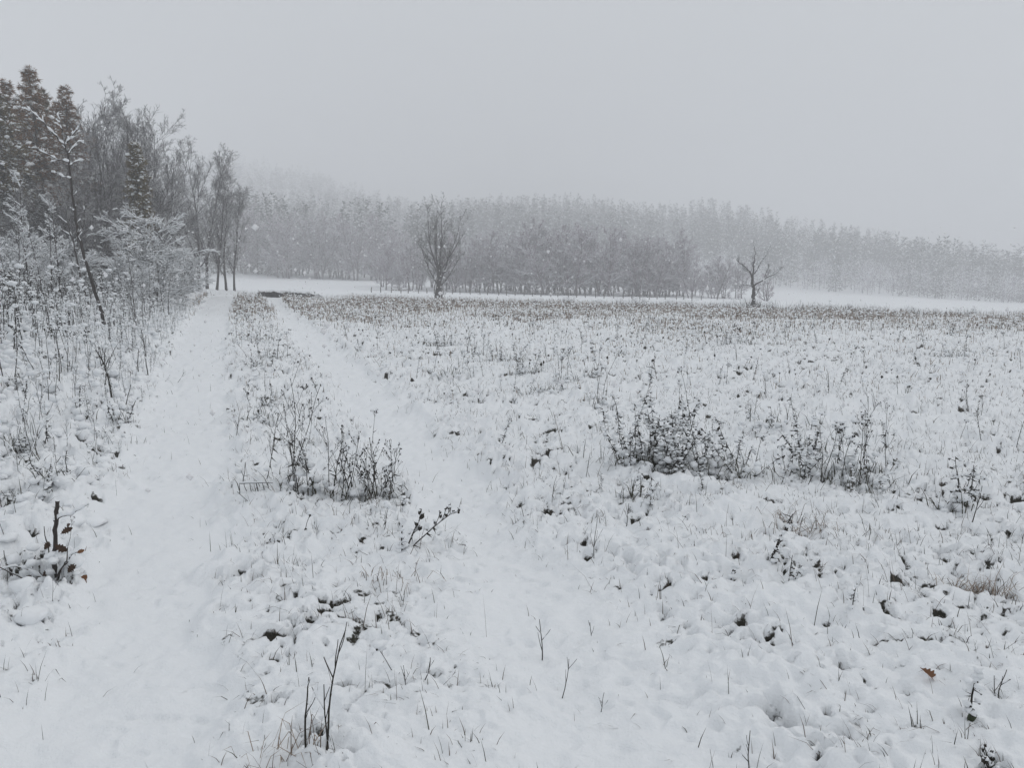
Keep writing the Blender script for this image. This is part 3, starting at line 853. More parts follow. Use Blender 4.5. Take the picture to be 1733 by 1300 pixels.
# ---- the wood on the left
def left_wood():
    rng = np.random.default_rng(11)
    SP = {'rust': spruce_meshes(301, 11, 3.1, 'needle_rust', 36, 7, 0.9, 0.28, 7),
          'dark': spruce_meshes(302, 11, 2.8, 'needle_dark', 32, 7, 0.3, 0.28, 6),
          'brown': spruce_meshes(303, 11, 3.2, 'needle_olive', 36, 7, 1.0, 0.34, 7),
          'olive': spruce_meshes(304, 8, 1.15, 'needle_olive', 34, 7, 0.6, 0.45, 6, 0.2, 0.6)}
    H0 = {'rust': 11, 'dark': 11, 'brown': 11, 'olive': 8}
    spr = [(92, 36, 121, 'rust', 'rusty topped snowy conifer, tallest at the wood edge'),
           (128, 38, 146, 'rust', 'rust tinted conifer just right of the tallest one'),
           (22, 33, 134, 'brown', 'big olive brown conifer with drooping snowy boughs by the rusty conifers'),
           (55, 38, 140, 'rust', 'rust flecked conifer between the olive conifer and the tallest one'),
           (74, 40, 146, 'dark', 'dark snowy conifer filling the gap behind the tallest rusty one'),
           (112, 41, 152, 'brown', 'olive conifer behind and between the two rusty ones'),
           (4, 37, 136, 'dark', 'dark snowy conifer behind the big drooping one'),
           (142, 42, 176, 'rust', 'lowest rust tinted conifer, at the start of the bare twig fringe'),
           (-48, 32, 140, 'brown', 'olive conifer at the outer edge of the wood'),
           (-110, 36, 120, 'dark', 'dark conifer deep in the outer wood'),
           (247, 34, 236, 'olive', 'narrow olive conifer standing alone among bare trees')]
    for px, d, top, k, lab in spr:
        x, y = at_depth(px, d)
        plant_tree('conifer_tree', SP[k], x, y, height_for(top + 16, d, _fb(x, y) + 0.3), H0[k], rng, lab, 'tree')
    low = [(75, 35, 300), (120, 40, 290), (160, 44, 300), (195, 45, 330), (40, 36, 260), (0, 35, 280), (-50, 40, 240), (65, 39, 240), (140, 42, 330), (180, 40, 370), (85, 31, 340), (35, 32, 330), (225, 42, 380), (130, 47, 265), (75, 43, 270), (25, 41, 300), (110, 36, 350), (165, 36, 385), (60, 34, 370), (195, 38, 395), (100, 47, 250), (245, 45, 370), (215, 46, 350), (150, 37, 365), (262, 47, 350), (100, 33, 360)]
    for px, d, top in low:
        x, y = at_depth(px, d)
        plant_tree('understory_conifer', SP['dark'], x, y, height_for(top, d, _fb(x, y) + 0.3), 11, rng,
                   'dark young conifer in the shade inside the wood', 'tree', 'dark conifers under the bare trees', wide=1.25)
    BT = [bare_tree_meshes(320 + i, 10, 0.11, (17, 12, 8), 0.18, (0.3, 0.75), 0.55, 0.06, 0.0105, tr, 0.12, 0.04, 'wood_twig', 'bark', fourth=2, snow_k=0.5, taper1=0.62)
          for i, tr in enumerate((1, 2, 1, 1))]
    bts = [(158, 39, 192), (182, 41, 186), (205, 42, 192), (228, 44, 194), (246, 46, 206), (268, 44, 222), (286, 46, 258), (300, 49, 290),
           (130, 33, 270), (165, 34, 270), (195, 36, 250), (70, 31, 310), (105, 31, 285), (30, 30, 385), (222, 37, 300), (262, 40, 335),
           (-15, 29, 330), (-60, 30, 250), (-90, 41, 170), (60, 44, 205), (118, 43, 200), (280, 43, 345), (180, 33, 345), (235, 35, 370), (140, 31, 340)]
    tops = {158: 'frosted bare tree reaching up beside the two rusty conifers', 182: 'frosted bare tree, highest of those right of the rusty conifers',
            205: 'frosted bare tree in the fringe of twigs left of the narrow olive conifer', 228: 'fine twigged bare tree just above the narrow olive conifer',
            246: 'frosted bare tree rising behind the narrow olive conifer', 268: 'frosted bare tree just right of the narrow olive conifer',
            286: 'frosted bare tree, last but one of the wood before the open gap', 300: 'lowest fringe tree of the wood, at the open gap'}
    for px, d, top in bts:
        x, y = at_depth(px, d)
        lab = tops.get(px) if top < 295 else None
        plant_tree('bare_tree', BT[int(rng.integers(0, 4))], x, y, height_for(top, d, _fb(x, y) + 0.3), 10.6, rng,
                   lab or 'frosted bare tree crowded among conifers inside the wood',
                   'tree', 'bare trees along the top of the wood' if lab else 'bare trees inside the wood', wide=rng.uniform(0.95, 1.25))
    # the small group standing clear of the wood beside the path
    CT = [bare_tree_meshes(340 + i, 10, 0.115, (18, 11, 8), 0.16, (0.25, 0.62), 0.48, 0.07, 0.0105, 1, 0, 0.04, 'wood_twig', 'bark', fourth=2, lean=l, snow_k=0.6, taper1=0.62) for i, l in enumerate(((0, 0), (0.05, 0), (0.18, 0), (-0.05, 0)))]
    cl = [(338, 57, 250, 0, 'tall bare tree, first of the small group clear of the wood'),
          (352, 58, 258, 1, 'tall bare tree crossing crowns with the first of the small group'),
          (367, 57, 300, 2, 'slanting thin bare tree in the middle of the small group by the path'),
          (384, 59, 300, 3, 'straight bare tree on the field side of the small group'),
          (398, 61, 318, 1, 'last and lowest bare tree of the small group, nearest the white field')]
    for px, d, top, k, lab in cl:
        x, y = at_depth(px, d)
        o = plant_tree('bare_tree', CT[k], x, y, height_for(top, d, _fb(x, y) + 0.2), 11.2, rng, lab, 'tree', wide=1.05)
        o.rotation_euler = (0, 0, rng.uniform(-0.4, 0.4))
    # snowy thorn bush
    hb = bare_tree_meshes(350, 3.6, 0.04, (34, 10, 6), 0.12, (0.8, 1.5), 0.60, -0.03, 0.007, 5, 0.22, 0.10, 'twig', 'bark', snow_k=2.4, taper1=0.4)
    x, y = at_depth(262, 29)
    plant_tree('thorn_bush', hb, x, y, 3.5, 3.6, rng, 'wide snow laden thorn bush between the wood and the small group of trees', 'bush')
    hb2 = bare_tree_meshes(351, 2.6, 0.03, (30, 9, 6), 0.10, (0.6, 1.3), 0.6, -0.02, 0.006, 4, 0.2, 0.10, 'twig', 'bark', snow_k=2.6)
    for px, d, H, lab in ((310, 36, 2.4, 'smaller snow laden bush at the foot of the small group of trees'), (215, 27, 1.9, 'low snowy bush in front of the wide thorn bush'),
                          (60, 25, 2.6, 'snowy bush under the olive conifer'), (20, 23, 2.2, 'snowy bush at the outer edge of the thicket'), (110, 27, 2.4, 'snowy bush in the dark gap of the wood')):
        x, y = at_depth(px, d)
        plant_tree('snowy_bush', hb2, x, y, H, 2.6, rng, lab, 'bush')
left_wood()

# ---- single trees
def lone_trees():
    rng = np.random.default_rng(21)
    # vase-shaped tree in the middle of the meadow edge
    x, y = at_depth(742, 60)
    z = float(base_height(np.array([x]), np.array([y]))[0])
    o = thing('lone_tree', 'lone vase shaped bare tree standing at the meadow edge in front of the misty wood', 'tree', (x, y, z - 0.05))
    H = height_for(340, 60, z)
    tr, tr_r = shoots(rng, np.array([[0, 0, -0.2]]), np.array([[0.0, 0, 1.0]]), 2.9, 0.24, 0.16, 6, 0.03, 0.05)
    tr_r[0, 0] = 0.40; tr_r[0, 1] = 0.31
    MB().tubes(tr, tr_r, 10).build('trunk', ['bark'], o)
    snow = MB()
    top = tr[0, -1]
    dirs = [(-0.80, 0.1, 1.0, 0.78), (-0.42, -0.25, 1.0, 0.94), (-0.12, 0.22, 1.0, 1.0), (0.14, -0.15, 1.0, 0.97), (0.46, 0.25, 1.0, 0.93), (0.85, -0.1, 1.0, 0.76),
            (1.25, 0.25, 1.0, 0.56), (-1.2, -0.2, 1.0, 0.56), (0.1, 0.8, 1.0, 0.75), (-0.2, -0.8, 1.0, 0.75)]
    for k, (dx, dy, dz, l) in enumerate(dirs):
        S = tr[0, 2 + (k * 2) % 4][None]
        L = (H - S[0, 2]) * l / math.hypot(1, 0.45 * abs(dx))
        P1, R1 = shoots(rng, S, np.array([[dx * 0.95, dy * 0.95, dz]]), L, 0.058, 0.010, 9, 0.06, 0.09)
        P2, R2 = children(rng, P1, R1, 15, 0.12, 0.98, 0.32, 0.85, 0.36, 6, 0.08, 0.05, 0.010, 0.6, 0.5)
        P3, R3 = children(rng, P2, R2, 8, 0.15, 1.0, 0.35, 0.95, 0.42, 4, 0.1, 0.03, 0.008, 0.4, 0.65)
        P4, R4 = children(rng, P3, R3, 3, 0.2, 1.0, 0.4, 0.9, 0.6, 2, 0.12, 0.03, 0.008, 0.3, 0.8)
        m = MB().tubes(P1, R1, 6).tubes(P2, R2, 4, 1).tubes(P3, R3, 3, 1).tubes(P4, R4, 3, 1)
        m.build('limb', ['bark', 'dark_twig'], o)
        snow_on(snow, rng, P2, R2, 0, 0.7, 0.004, 0.6, 3); snow_on(snow, rng, P3, R3, 0, 0.7, 0.004, 0.5, 3)
    P5, R5 = shoots(rng, np.tile([[0, 0, 0.1]], (14, 1)) + rng.normal(0, 0.2, (14, 3)) * [1, 1, 0], rng.normal(0, 0.5, (14, 3)) + [0, 0, 1.2], rng.uniform(0.5, 1.3, 14), 0.02, 0.008, 4)
    MB().tubes(P5, R5, 3).build('basal_shoots', ['twig'], o)
    snow.build('snow', ['snow'], o)
    # crooked tree on the right
    d = 50.0
    x, y = at_depth(1274, d)
    z = float(base_height(np.array([x]), np.array([y]))[0])
    o = thing('crooked_tree', 'small crooked bare tree with few branches, dark grass tuft at its foot', 'tree', (x, y, z - 0.05))
    u = d / FPX
    def pl(pts, r0, r1, name, dep=0.0):
        p = np.array([[(a - 1274) * u, dep * k / max(1, len(pts) - 1), (520 - b) * u] for k, (a, b) in enumerate(pts)])
        # resample
        t = np.linspace(0, len(p) - 1, (len(p) - 1) * 3 + 1)
        q = np.stack([np.interp(t, np.arange(len(p)), p[:, i]) for i in range(3)], 1) + rng.normal(0, 0.018, (len(t), 3))
        q[0] = p[0]
        r = np.linspace(r0, r1, len(t))
        m = MB().tubes(q, r, 6)
        P2, R2 = children(rng, q[None], r[None], 14, 0.25, 1.0, 0.35, 0.95, 0.40, 5, 0.12, 0.08, 0.009, 0.4, 0.5)
        P3, R3 = children(rng, P2, R2, 6, 0.2, 1.0, 0.4, 0.9, 0.5, 3, 0.12, 0.06, 0.007, 0.3, 0.7)
        if name == 'limb':
            m.tubes(P2, R2, 3, 1).tubes(P3, R3, 3, 1)
            s = MB()
            snow_on(s, rng, q[None], r[None], 0, 0.9, 0.008, 0.8); snow_on(s, rng, P2, R2, 0, 0.9, 0.006, 0.7, 3)
            b = m.build('limb', ['bark', 'twig'], o); s.build('snow', ['snow'], b)
        else:
            m.build(name, ['bark'], o)
    pl([(1274, 525), (1275, 505), (1275, 490), (1272, 476), (1272, 468)], 0.15, 0.085, 'trunk')
    pl([(1272, 470), (1268, 462), (1258, 452), (1246, 444), (1236, 435)], 0.075, 0.014, 'limb', -0.5)
    pl([(1272, 468), (1274, 455), (1275, 440), (1277, 428), (1274, 418)], 0.06, 0.012, 'limb', 0.4)
    pl([(1274, 462), (1282, 452), (1287, 442), (1296, 430), (1304, 422)], 0.05, 0.010, 'limb', 0.6)
    pl([(1273, 483), (1282, 476), (1294, 468), (1306, 462), (1320, 448)], 0.065, 0.012, 'limb', -0.4)
    pl([(1292, 469), (1296, 458), (1300, 448)], 0.03, 0.010, 'limb', 0.2)
    pl([(1272, 482), (1262, 480), (1248, 481), (1236, 481)], 0.03, 0.010, 'limb', -0.3)
    pl([(1276, 500), (1282, 492), (1284, 486)], 0.03, 0.010, 'limb', 0.1)
    n = 150
    P = np.stack([rng.normal(0, 0.32, n), rng.normal(0, 0.25, n), np.full(n, -0.1)], 1)
    MB().blades(P, rng.uniform(0, 6.28, n), rng.uniform(0.35, 0.85, n), rng.uniform(0.1, 0.6, n), 0.016, rng, 0).build('grass_tuft', ['olive'], o)
lone_trees()

# ---- young trees standing in the left bank
def saplings():
    rng = np.random.default_rng(31)
    d = 20.0
    x, y = ground_at(178, 556)
    d = y
    u = d / FPX
    z = Hs(x, y)
    def skel(root, base_px, pts, r0, r1, name, snow_t=1.3, n2=0, dep=0.0, l2=0.25):
        p = np.array([[(a - base_px[0]) * u, dep * k / max(1, len(pts) - 1), (base_px[1] - b) * u] for k, (a, b) in enumerate(pts)])
        t = np.linspace(0, len(p) - 1, (len(p) - 1) * 3 + 1)
        q = np.stack([np.interp(t, np.arange(len(p)), p[:, i]) for i in range(3)], 1)
        q[1:] += rng.normal(0, 0.008, (len(t) - 1, 3))
        r = np.linspace(r0, r1, len(t))
        m = MB().tubes(q, r, 6)
        s = MB()
        snow_on(s, rng, q[None], r[None], 0, snow_t * 0.8, 0.018, 0.75)
        if n2:
            P2, R2 = children(rng, q[None], r[None], n2, 0.2, 1.0, 0.5, 1.0, l2, 4, 0.1, 0.05, 0.006, 0.3, 0.5)
            m.tubes(P2, R2, 3)
            snow_on(s, rng, P2, R2, 0, snow_t, 0.014, 0.75)
        b = m.build(name, ['bark'], root)
        s.build('snow', ['snow'], b)
    o = thing('young_tree', 'tall thin leaning young tree with snow clumps on few forked branches before the wood', 'tree', (x, y, z - 0.05))
    B = (178, 556)
    skel(o, B, [(178, 560), (174, 530), (166, 495), (158, 460), (150, 425), (145, 390), (142, 350), (141, 310), (138, 270), (134, 250)], 0.043, 0.018, 'trunk', 1.0, 22, 0, 0.045)
    skel(o, B, [(136, 258), (126, 245), (114, 228), (106, 215), (98, 206)], 0.02, 0.008, 'branch', 1.8, 6, -0.3)
    skel(o, B, [(136, 255), (130, 232), (122, 218), (116, 202)], 0.016, 0.007, 'branch', 1.6, 5, 0.3)
    skel(o, B, [(136, 256), (142, 246), (150, 232), (158, 218)], 0.018, 0.007, 'branch', 1.8, 7, 0.2)
    skel(o, B, [(140, 284), (128, 281), (114, 272), (102, 265)], 0.016, 0.006, 'branch', 2.0, 6, -0.4)
    skel(o, B, [(140, 290), (147, 282), (152, 278)], 0.012, 0.006, 'branch', 2.2, 4, 0.2)
    skel(o, B, [(141, 310), (134, 308), (122, 302)], 0.012, 0.006, 'branch', 2.2, 4, -0.2)
    skel(o, B, [(141, 270), (150, 250), (155, 246)], 0.012, 0.006, 'branch', 2.2, 4, 0.3)
    skel(o, B, [(146, 400), (152, 385), (153, 345)], 0.012, 0.005, 'branch', 2.0, 4, 0.2)
    B2 = (150, 520)
    x, y = ground_at(150, 524)
    o = thing('young_tree', 'dark slender sapling close beside the tall young tree', 'tree', (x, y, Hs(x, y) - 0.05))
    u = y / FPX
    skel(o, B2, [(152, 530), (148, 500), (141, 470), (137, 440), (134, 410), (128, 385), (122, 370)], 0.035, 0.010, 'trunk', 1.2, 18, 0, 0.12)
    # bushy snow-flecked saplings in front of the dark wood
    sp = bare_tree_meshes(361, 4.5, 0.035, (20, 7, 3), 0.12, (0.45, 0.95), 0.24, 0.08, 0.006, 1, 0, 0.03, 'twig', 'bark', snow_k=2.2)
    sp2 = bare_tree_meshes(362, 4.5, 0.03, (16, 6, 3), 0.15, (0.4, 0.9), 0.22, 0.10, 0.006, 2, 0.1, 0.03, 'twig', 'bark', snow_k=2.4)
    for px, dd, top, mm, lab in ((50, 21, 295, sp, 'snow flecked sapling in front of the olive conifer'), (80, 20, 345, sp2, 'bushy forked sapling flecked with snow in front of the dark gap'),
                                 (25, 19, 350, sp2, 'snow flecked sapling behind the tall weeds at the outer edge'), (105, 22, 330, sp, 'snow flecked sapling left of the tall young tree'),
                                 (-30, 20, 300, sp, 'snow flecked sapling at the edge of the wood'), (228, 19, 420, sp, 'thin sapling in front of the low snowy bush'),
                                 (248, 21, 430, sp2, 'thin forked sapling in front of the wide thorn bush'), (280, 24, 430, sp2, 'forked sapling at the near foot of the thorn bush')):
        x, y = at_depth(px, dd)
        plant_tree('sapling', mm, x, y, height_for(top, dd, float(base_height(np.array([x]), np.array([y]))[0])), 4.5, rng, lab, 'tree')
saplings()

# ------------------------------------------------------------------ dead weeds
def stalk(rng, h, kind, lean=0.12, az=None, r=0.0035, snow=1.0, lod=0, k=1.0):
    """one dead stalk: (stem MB, heads MB or None, snow MB) in local coordinates"""
    az = rng.uniform(0, 6.283) if az is None else az
    D = np.array([[math.cos(az) * lean, math.sin(az) * lean, 1.0]])
    P, R = shoots(rng, np.array([[0, 0, -0.04]]), D, h + 0.04, r, r * 0.45, 9, 0.09 if kind == 'leafy' else 0.06, 0.02)
    st, hd, sn = MB(), MB(), MB()
    st.tubes(P, R, 4 + lod)
    def heads(C, s0, s1):
        n = len(C)
        hd.blobs(C, rng.uniform(s0, s1, (n, 1)) * np.array([[0.8, 0.8, 1.25]]), rng, 0, lod, 0.3)
    if kind == 'branchy':
        P1, R1 = children(rng, P, R, 7, 0.35, 0.95, 0.35, 0.7, 0.34, 5, 0.06, 0.06, r * 0.45, 0.45, 0.6)
        P2, R2 = children(rng, P1, R1, 2, 0.4, 0.9, 0.35, 0.7, 0.4, 4, 0.06, 0.08, r * 0.4, 0.3, 0.7)
        st.tubes(P1, R1, 3)
        if k == 1.0:
            st.tubes(P2, R2, 3)
        C = np.concatenate([P1[:, -1], P2[:, -1], P[:, -1]])
        C = C[rng.random(len(C)) < 0.7]
        heads(C, r * 1.0, r * 1.9)
        n = 6
        B = P[0][rng.integers(1, 6, n)]
        hd.slivers(B, rng.normal(0, 1, (n, 3)) + [0, 0, -0.8], rng.uniform(0.03, 0.07, n), 0.012, rng)
        if snow and len(C):
            pick = C[rng.random(len(C)) < 0.4 * snow]
            sn.blobs(pick + [0, 0, r * 2.0], rng.uniform(0.006, 0.012, (len(pick), 1)) * np.array([[1, 1, 0.7]]), rng, 0, lod, 0.2)
        snow_on(sn, rng, P1, R1, 0, 1.2, 0.002, 0.5 * snow, 3)
    elif kind == 'leafy':
        n = max(22, int(52 * h / 0.5 * k))
        t = rng.uniform(0.06, 1.0, n); f = t * 7.99; i0 = f.astype(int); fr = (f - i0)[:, None]
        B = P[0][i0] * (1 - fr) + P[0][i0 + 1] * fr
        dv = rng.normal(0, 1, (n, 3)); dv[:, 2] = rng.uniform(-1.6, 0.5, n)
        Lf = rng.uniform(0.02, 0.065, n) * min(1.0, h / 0.32 + 0.1)
        hd.slivers(B, dv, Lf, rng.uniform(0.006, 0.016, n) * min(1.0, h / 0.32 + 0.15), rng)
        E = B + unit(dv) * Lf[:, None] * 0.8
        p_ = rng.random(n) < 0.22
        hd.blobs(E[p_], rng.uniform(0.004, 0.010, (p_.sum(), 1)) * np.array([[1.2, 1, 0.9]]), rng, 0, lod, 0.4)
        p_ = rng.random(n) < 0.45 * snow
        sn.blobs(E[p_] + [0, 0, 0.008], rng.uniform(0.007, 0.018, (p_.sum(), 1)) * np.array([[1.2, 1, 0.75]]), rng, 0, lod, 0.25)
    elif kind == 'umbel':
        P1, R1 = children(rng, P, R, 6, 0.82, 0.98, 0.4, 0.9, 0.2, 4, 0.05, 0.12, r * 0.4, 0.2, 0.6)
        st.tubes(P1, R1, 3)
        heads(np.concatenate([P1[:, -1]] * 2) + rng.normal(0, 0.006, (12, 3)), r * 1.5, r * 2.8)
        q = P1[:, -1]
        if snow:
            sn.blobs(q + [0, 0, 0.008], rng.uniform(0.012, 0.024, (len(q), 1)) * np.array([[1.1, 1.1, 0.7]]), rng, 0, lod, 0.2)
        n = 4
        hd.slivers(P[0][rng.integers(1, 6, n)], rng.normal(0, 1, (n, 3)), rng.uniform(0.03, 0.07, n), 0.01, rng)
    elif kind == 'twig':
        P1, R1 = children(rng, P, R, 3, 0.35, 0.85, 0.35, 0.7, 0.4, 5, 0.07, 0.05, r * 0.5, 0.4, 0.7)
        st.tubes(P1, R1, 4)
        snow_on(sn, rng, P, R, 0, 1.0, 0.002, 0.35 * snow, 4)
        snow_on(sn, rng, P1, R1, 0, 1.1, 0.002, 0.6 * snow, 4)
    return st, hd, sn

def weed(px, py, h_px, kind, n, spread_px, label, name='dead_weed', cat='weed', group=None, lean=0.12, r=0.0035, mats=('dark', 'dark'), snow=1.0, seed=None, az=None, skirt=True):
    """a weed of n stalks whose foot stands at the photograph's (px, py), h_px tall there"""
    rng = np.random.default_rng(seed if seed is not None else int(px * 7 + py * 13) % 99991)
    x, y = ground_at(px, py)
    dep = y * _CP + (EYE) * _SP
    u = dep / FPX
    root = thing(name, label, cat, (x, y, Hs(x, y) - 0.01), group)
    for i in range(n):
        hx = rng.normal(0, 0.5) * spread_px * u if n > 1 else 0.0
        hy = rng.normal(0, 0.35) * spread_px * u if n > 1 else 0.0
        st, hd, sn = stalk(rng, h_px * u * (rng.uniform(0.55, 1.0) if i else 1.0), kind, lean * ((rng.uniform(0.3, 1.7) if rng.random() < 0.88 else rng.uniform(2.5, 5)) if n > 2 else rng.uniform(0.4, 1.5)), az, r * rng.uniform(0.8, 1.2), snow)
        zz = Hs(x + hx, y + hy) - root.location.z
        s = st.build('stalk', [mats[0]], root, loc=(hx, hy, zz))
        hd.build('dry_leaves' if kind in ('leafy', 'umbel') else 'seed_heads', [mats[1]], s)
        sn.build('snow', ['snow'], s)
    if skirt and n > 2:
        m = 16 + 5 * n
        sp = spread_px * u
        gx, gy = rng.normal(0, 0.55, m) * sp, rng.normal(0, 0.4, m) * sp
        gz = full_height(x + gx, y + gy)[0] - root.location.z - 0.02
        MB().blades(np.stack([gx, gy, gz], 1), rng.uniform(0, 6.28, m), rng.uniform(0.08, 0.24, m), rng.uniform(0.1, 0.8, m), 0.0035, rng).build('grass_tuft', ['olive'], root)
        k = 3 + 2 * n
        bx, by = rng.normal(0, 0.5, k) * sp, rng.normal(0, 0.35, k) * sp
        bz = full_height(x + bx, y + by)[0] - root.location.z + rng.uniform(0.0, 0.4, k) ** 1.5 * h_px * u
        MB().blobs(np.stack([bx, by, bz], 1), rng.uniform(0.012, 0.034, (k, 1)) * np.array([[1.2, 1.0, 0.8]]), rng, 0, 1, 0.16).build('snow', ['snow'], root)
    return root

def foreground():
    W = weed
    # the two clumps on the grassy strip between the ruts
    W(505, 842, 200, 'branchy', 6, 55, 'tall sparse dead weed clump on the strip between the ruts', lean=0.08)
    W(540, 842, 150, 'branchy', 4, 50, 'dead weed clump joining the tall sparse one on the strip between the ruts', lean=0.15)
    W(605, 836, 105, 'branchy', 10, 80, 'bushy dark dead weed clump leaning over the second rut', lean=0.3, r=0.004)
    W(640, 845, 75, 'branchy', 5, 40, 'low dead weed at the rut side of the bushy dark clump', lean=0.4)
    # the large dark clumps in the meadow
    W(1085, 790, 95, 'leafy', 8, 70, 'thin left wing of the large dark weed clump in the meadow', lean=0.15)
    W(1130, 792, 118, 'leafy', 22, 72, 'dense dark heart of the large dead weed clump in the meadow', lean=0.22, r=0.004)
    W(1215, 800, 100, 'leafy', 6, 50, 'dark drooping weed at the right of the large meadow clump', lean=0.35)
    W(1262, 815, 90, 'leafy', 4, 25, 'bent dark weed falling towards the second meadow clump', lean=0.6)
    W(1066, 770, 140, 'leafy', 1, 0, 'single tall dark stalk behind the large meadow clump', lean=0.05)
    W(1160, 690, 55, 'umbel', 2, 14, 'flat topped dead weed standing beyond the large meadow clump', lean=0.1)
    W(1075, 852, 60, 'leafy', 4, 40, 'small dark leafy weed in front of the large meadow clump', lean=0.3)
    W(1380, 805, 100, 'leafy', 8, 75, 'leafy left part of the second dead weed clump in the meadow', lean=0.3)
    W(1435, 815, 110, 'umbel', 6, 70, 'fine stemmed middle of the second dead weed clump', lean=0.15)
    W(1478, 810, 135, 'branchy', 3, 30, 'tall thin weed at the far side of the second meadow clump', lean=0.06)
    W(1460, 828, 60, 'leafy', 5, 60, 'low brownish weed at the foot of the second meadow clump', lean=0.4, mats=('brown', 'olive'))
    W(1612, 868, 90, 'leafy', 4, 26, 'isolated dark weed with a dense leafy foot on the right of the meadow', lean=0.15)
    W(1640, 893, 70, 'twig', 1, 0, 'thin slanting stem beside the isolated dark weed', lean=0.3, az=0.2)
    # meadow, further out
    for px, py, hp, k, n, sp, lab in (
        (748, 588, 28, 'leafy', 9, 34, 'low dark weed clump, first beyond the second rut'),
        (805, 605, 35, 'umbel', 4, 26, 'thin weed clump between two low dark clumps in the meadow'),
        (862, 612, 34, 'leafy', 7, 36, 'dark leafy weed clump in the middle of the meadow'),
        (893, 634, 42, 'leafy', 6, 26, 'dark weed clump just nearer than the middle meadow clump'),
        (958, 650, 55, 'umbel', 5, 24, 'upright weed clump beyond the forked grass stem'),
        (1010, 690, 90, 'umbel', 3, 20, 'tall thin weeds behind the left wing of the large clump'),
        (1010, 640, 50, 'umbel', 3, 20, 'thin upright weeds further out in the meadow'),
        (760, 640, 40, 'umbel', 4, 34, 'thin weed clump at the edge of the second rut'),
        (920, 668, 30, 'leafy', 5, 40, 'low leafy weeds in front of the dark meadow clumps'),
        (1255, 585, 22, 'leafy', 8, 50, 'broad low weed patch far out in the meadow'),
        (1605, 605, 14, 'leafy', 7, 40, 'flat dark weed patch far out on the right of the meadow'),
        (1310, 730, 34, 'leafy', 4, 60, 'scattered low weeds between and beyond the two big clumps'),
        (1365, 770, 45, 'leafy', 4, 22, 'small dark weed just behind the second clump')):
        W(px, py, hp, k, n, sp, lab, lean=0.2)
    # forked grass stem and lone stems
    W(953, 765, 62, 'twig', 1, 0, 'forked pale brown stem standing alone left of the large clump', lean=0.05, mats=('brown', 'brown'))
    W(1006, 948, 72, 'twig', 1, 0, 'straight dark stem rising at the edge of the second rut', lean=0.02, r=0.004)
    W(1057, 888, 42, 'twig', 1, 0, 'short slanting stem in front of the small leafy weed', lean=0.3, az=0.3)
    W(1293, 958, 92, 'leafy', 2, 12, 'bent dark weed stem with curled leaves in the near meadow', lean=0.35, az=0.4, r=0.005)
    W(1335, 985, 55, 'leafy', 2, 22, 'short bent dark weed beside the curled one', lean=0.5, az=0.3)
    W(1237, 980, 38, 'leafy', 1, 0, 'single dark dock seed stalk in the near meadow', lean=0.1, r=0.005)
    W(1440, 1050, 48, 'leafy', 1, 0, 'short dark stem in the near meadow left of the brown leaf', lean=0.3)
    # strip between the ruts
    for px, py, hp, k, n, sp, lab, ln in (
        (456, 610, 42, 'umbel', 8, 34, 'dense weed clump halfway along the strip between the ruts', 0.15),
        (430, 580, 40, 'umbel', 6, 30, 'weed clump beyond the dense one on the strip', 0.15),
        (408, 540, 32, 'umbel', 6, 16, 'distant weed clump on the strip by the bend of the track', 0.15),
        (438, 625, 30, 'leafy', 4, 26, 'low dark weeds at the foot of the dense strip clump', 0.3),
        (455, 690, 30, 'leafy', 3, 22, 'low leafy weed nearer on the strip', 0.3),
        (400, 740, 42, 'twig', 1, 0, 'thin straight stem at the edge of the first rut', 0.12),
        (445, 715, 16, 'leafy', 4, 30, 'small dark tuft at the edge of the first rut', 0.4),
        (412, 832, 42, 'twig', 1, 0, 'slanting stem beside the fallen comb shaped twig', 0.25),
        (648, 905, 42, 'umbel', 1, 0, 'small upright seed stalk on the near strip', 0.12),
        (515, 915, 26, 'umbel', 1, 0, 'short dark seed stalk on the near strip', 0.2),
        (687, 860, 35, 'leafy', 1, 0, 'bent drooping stalk beside the low dead weed', 0.5)):
        W(px, py, hp, k, n, sp, lab, lean=ln)
    # leaning dead stem with drooping twigs
    W(682, 938, 105, 'branchy', 2, 8, 'dead stem leaning far over the second rut', lean=0.95, az=0.35, r=0.006)
    W(680, 940, 45, 'leafy', 1, 0, 'short dark stub at the foot of the leaning stem', lean=0.1, r=0.006)
    # bare twigs along the bottom
    W(518, 1296, 142, 'twig', 1, 0, 'straight dark twig nearest the camera, left of the forked one', lean=0.02, r=0.0042, seed=4)
    W(552, 1300, 215, 'twig', 1, 0, 'tall forked bare twig nearest the camera', lean=0.16, az=0.1, r=0.0045, seed=9)
    W(556, 1285, 120, 'twig', 1, 0, 'shorter bare twig crossing the tall forked one', lean=0.05, az=2.6, r=0.003, seed=12)
    W(917, 1112, 72, 'twig', 1, 0, 'small three pronged twig in the second rut', lean=0.05, az=0.4, r=0.004, seed=3)
    W(948, 1180, 72, 'twig', 1, 0, 'thin bare stem in the near part of the second rut', lean=0.2, az=0.1, r=0.0025, seed=5)
    W(1003, 1075, 26, 'twig', 1, 0, 'short curved stem in the second rut', lean=0.2, r=0.0025)
    W(1013, 1210, 36, 'twig', 1, 0, 'short upright stem nearest the camera in the second rut', lean=0.05, r=0.0025)
    W(688, 1170, 46, 'twig', 1, 0, 'slim stem in front of the second rut', lean=0.1, r=0.002)
    W(712, 1165, 46, 'twig', 1, 0, 'dark slanting stem beside the slim one', lean=0.35, az=0.1, r=0.003)
    W(676, 1150, 46, 'umbel', 1, 0, 'bent thin stem with a seed head', lean=0.7, az=2.9, r=0.002)
    W(1268, 1300, 75, 'twig', 1, 0, 'thin stem at the near edge of the second rut', lean=0.03, r=0.0025)
    W(1640, 1222, 70, 'leafy', 1, 0, 'dark knobbly seed stalk over the green leaf', lean=0.05, r=0.005, seed=8)
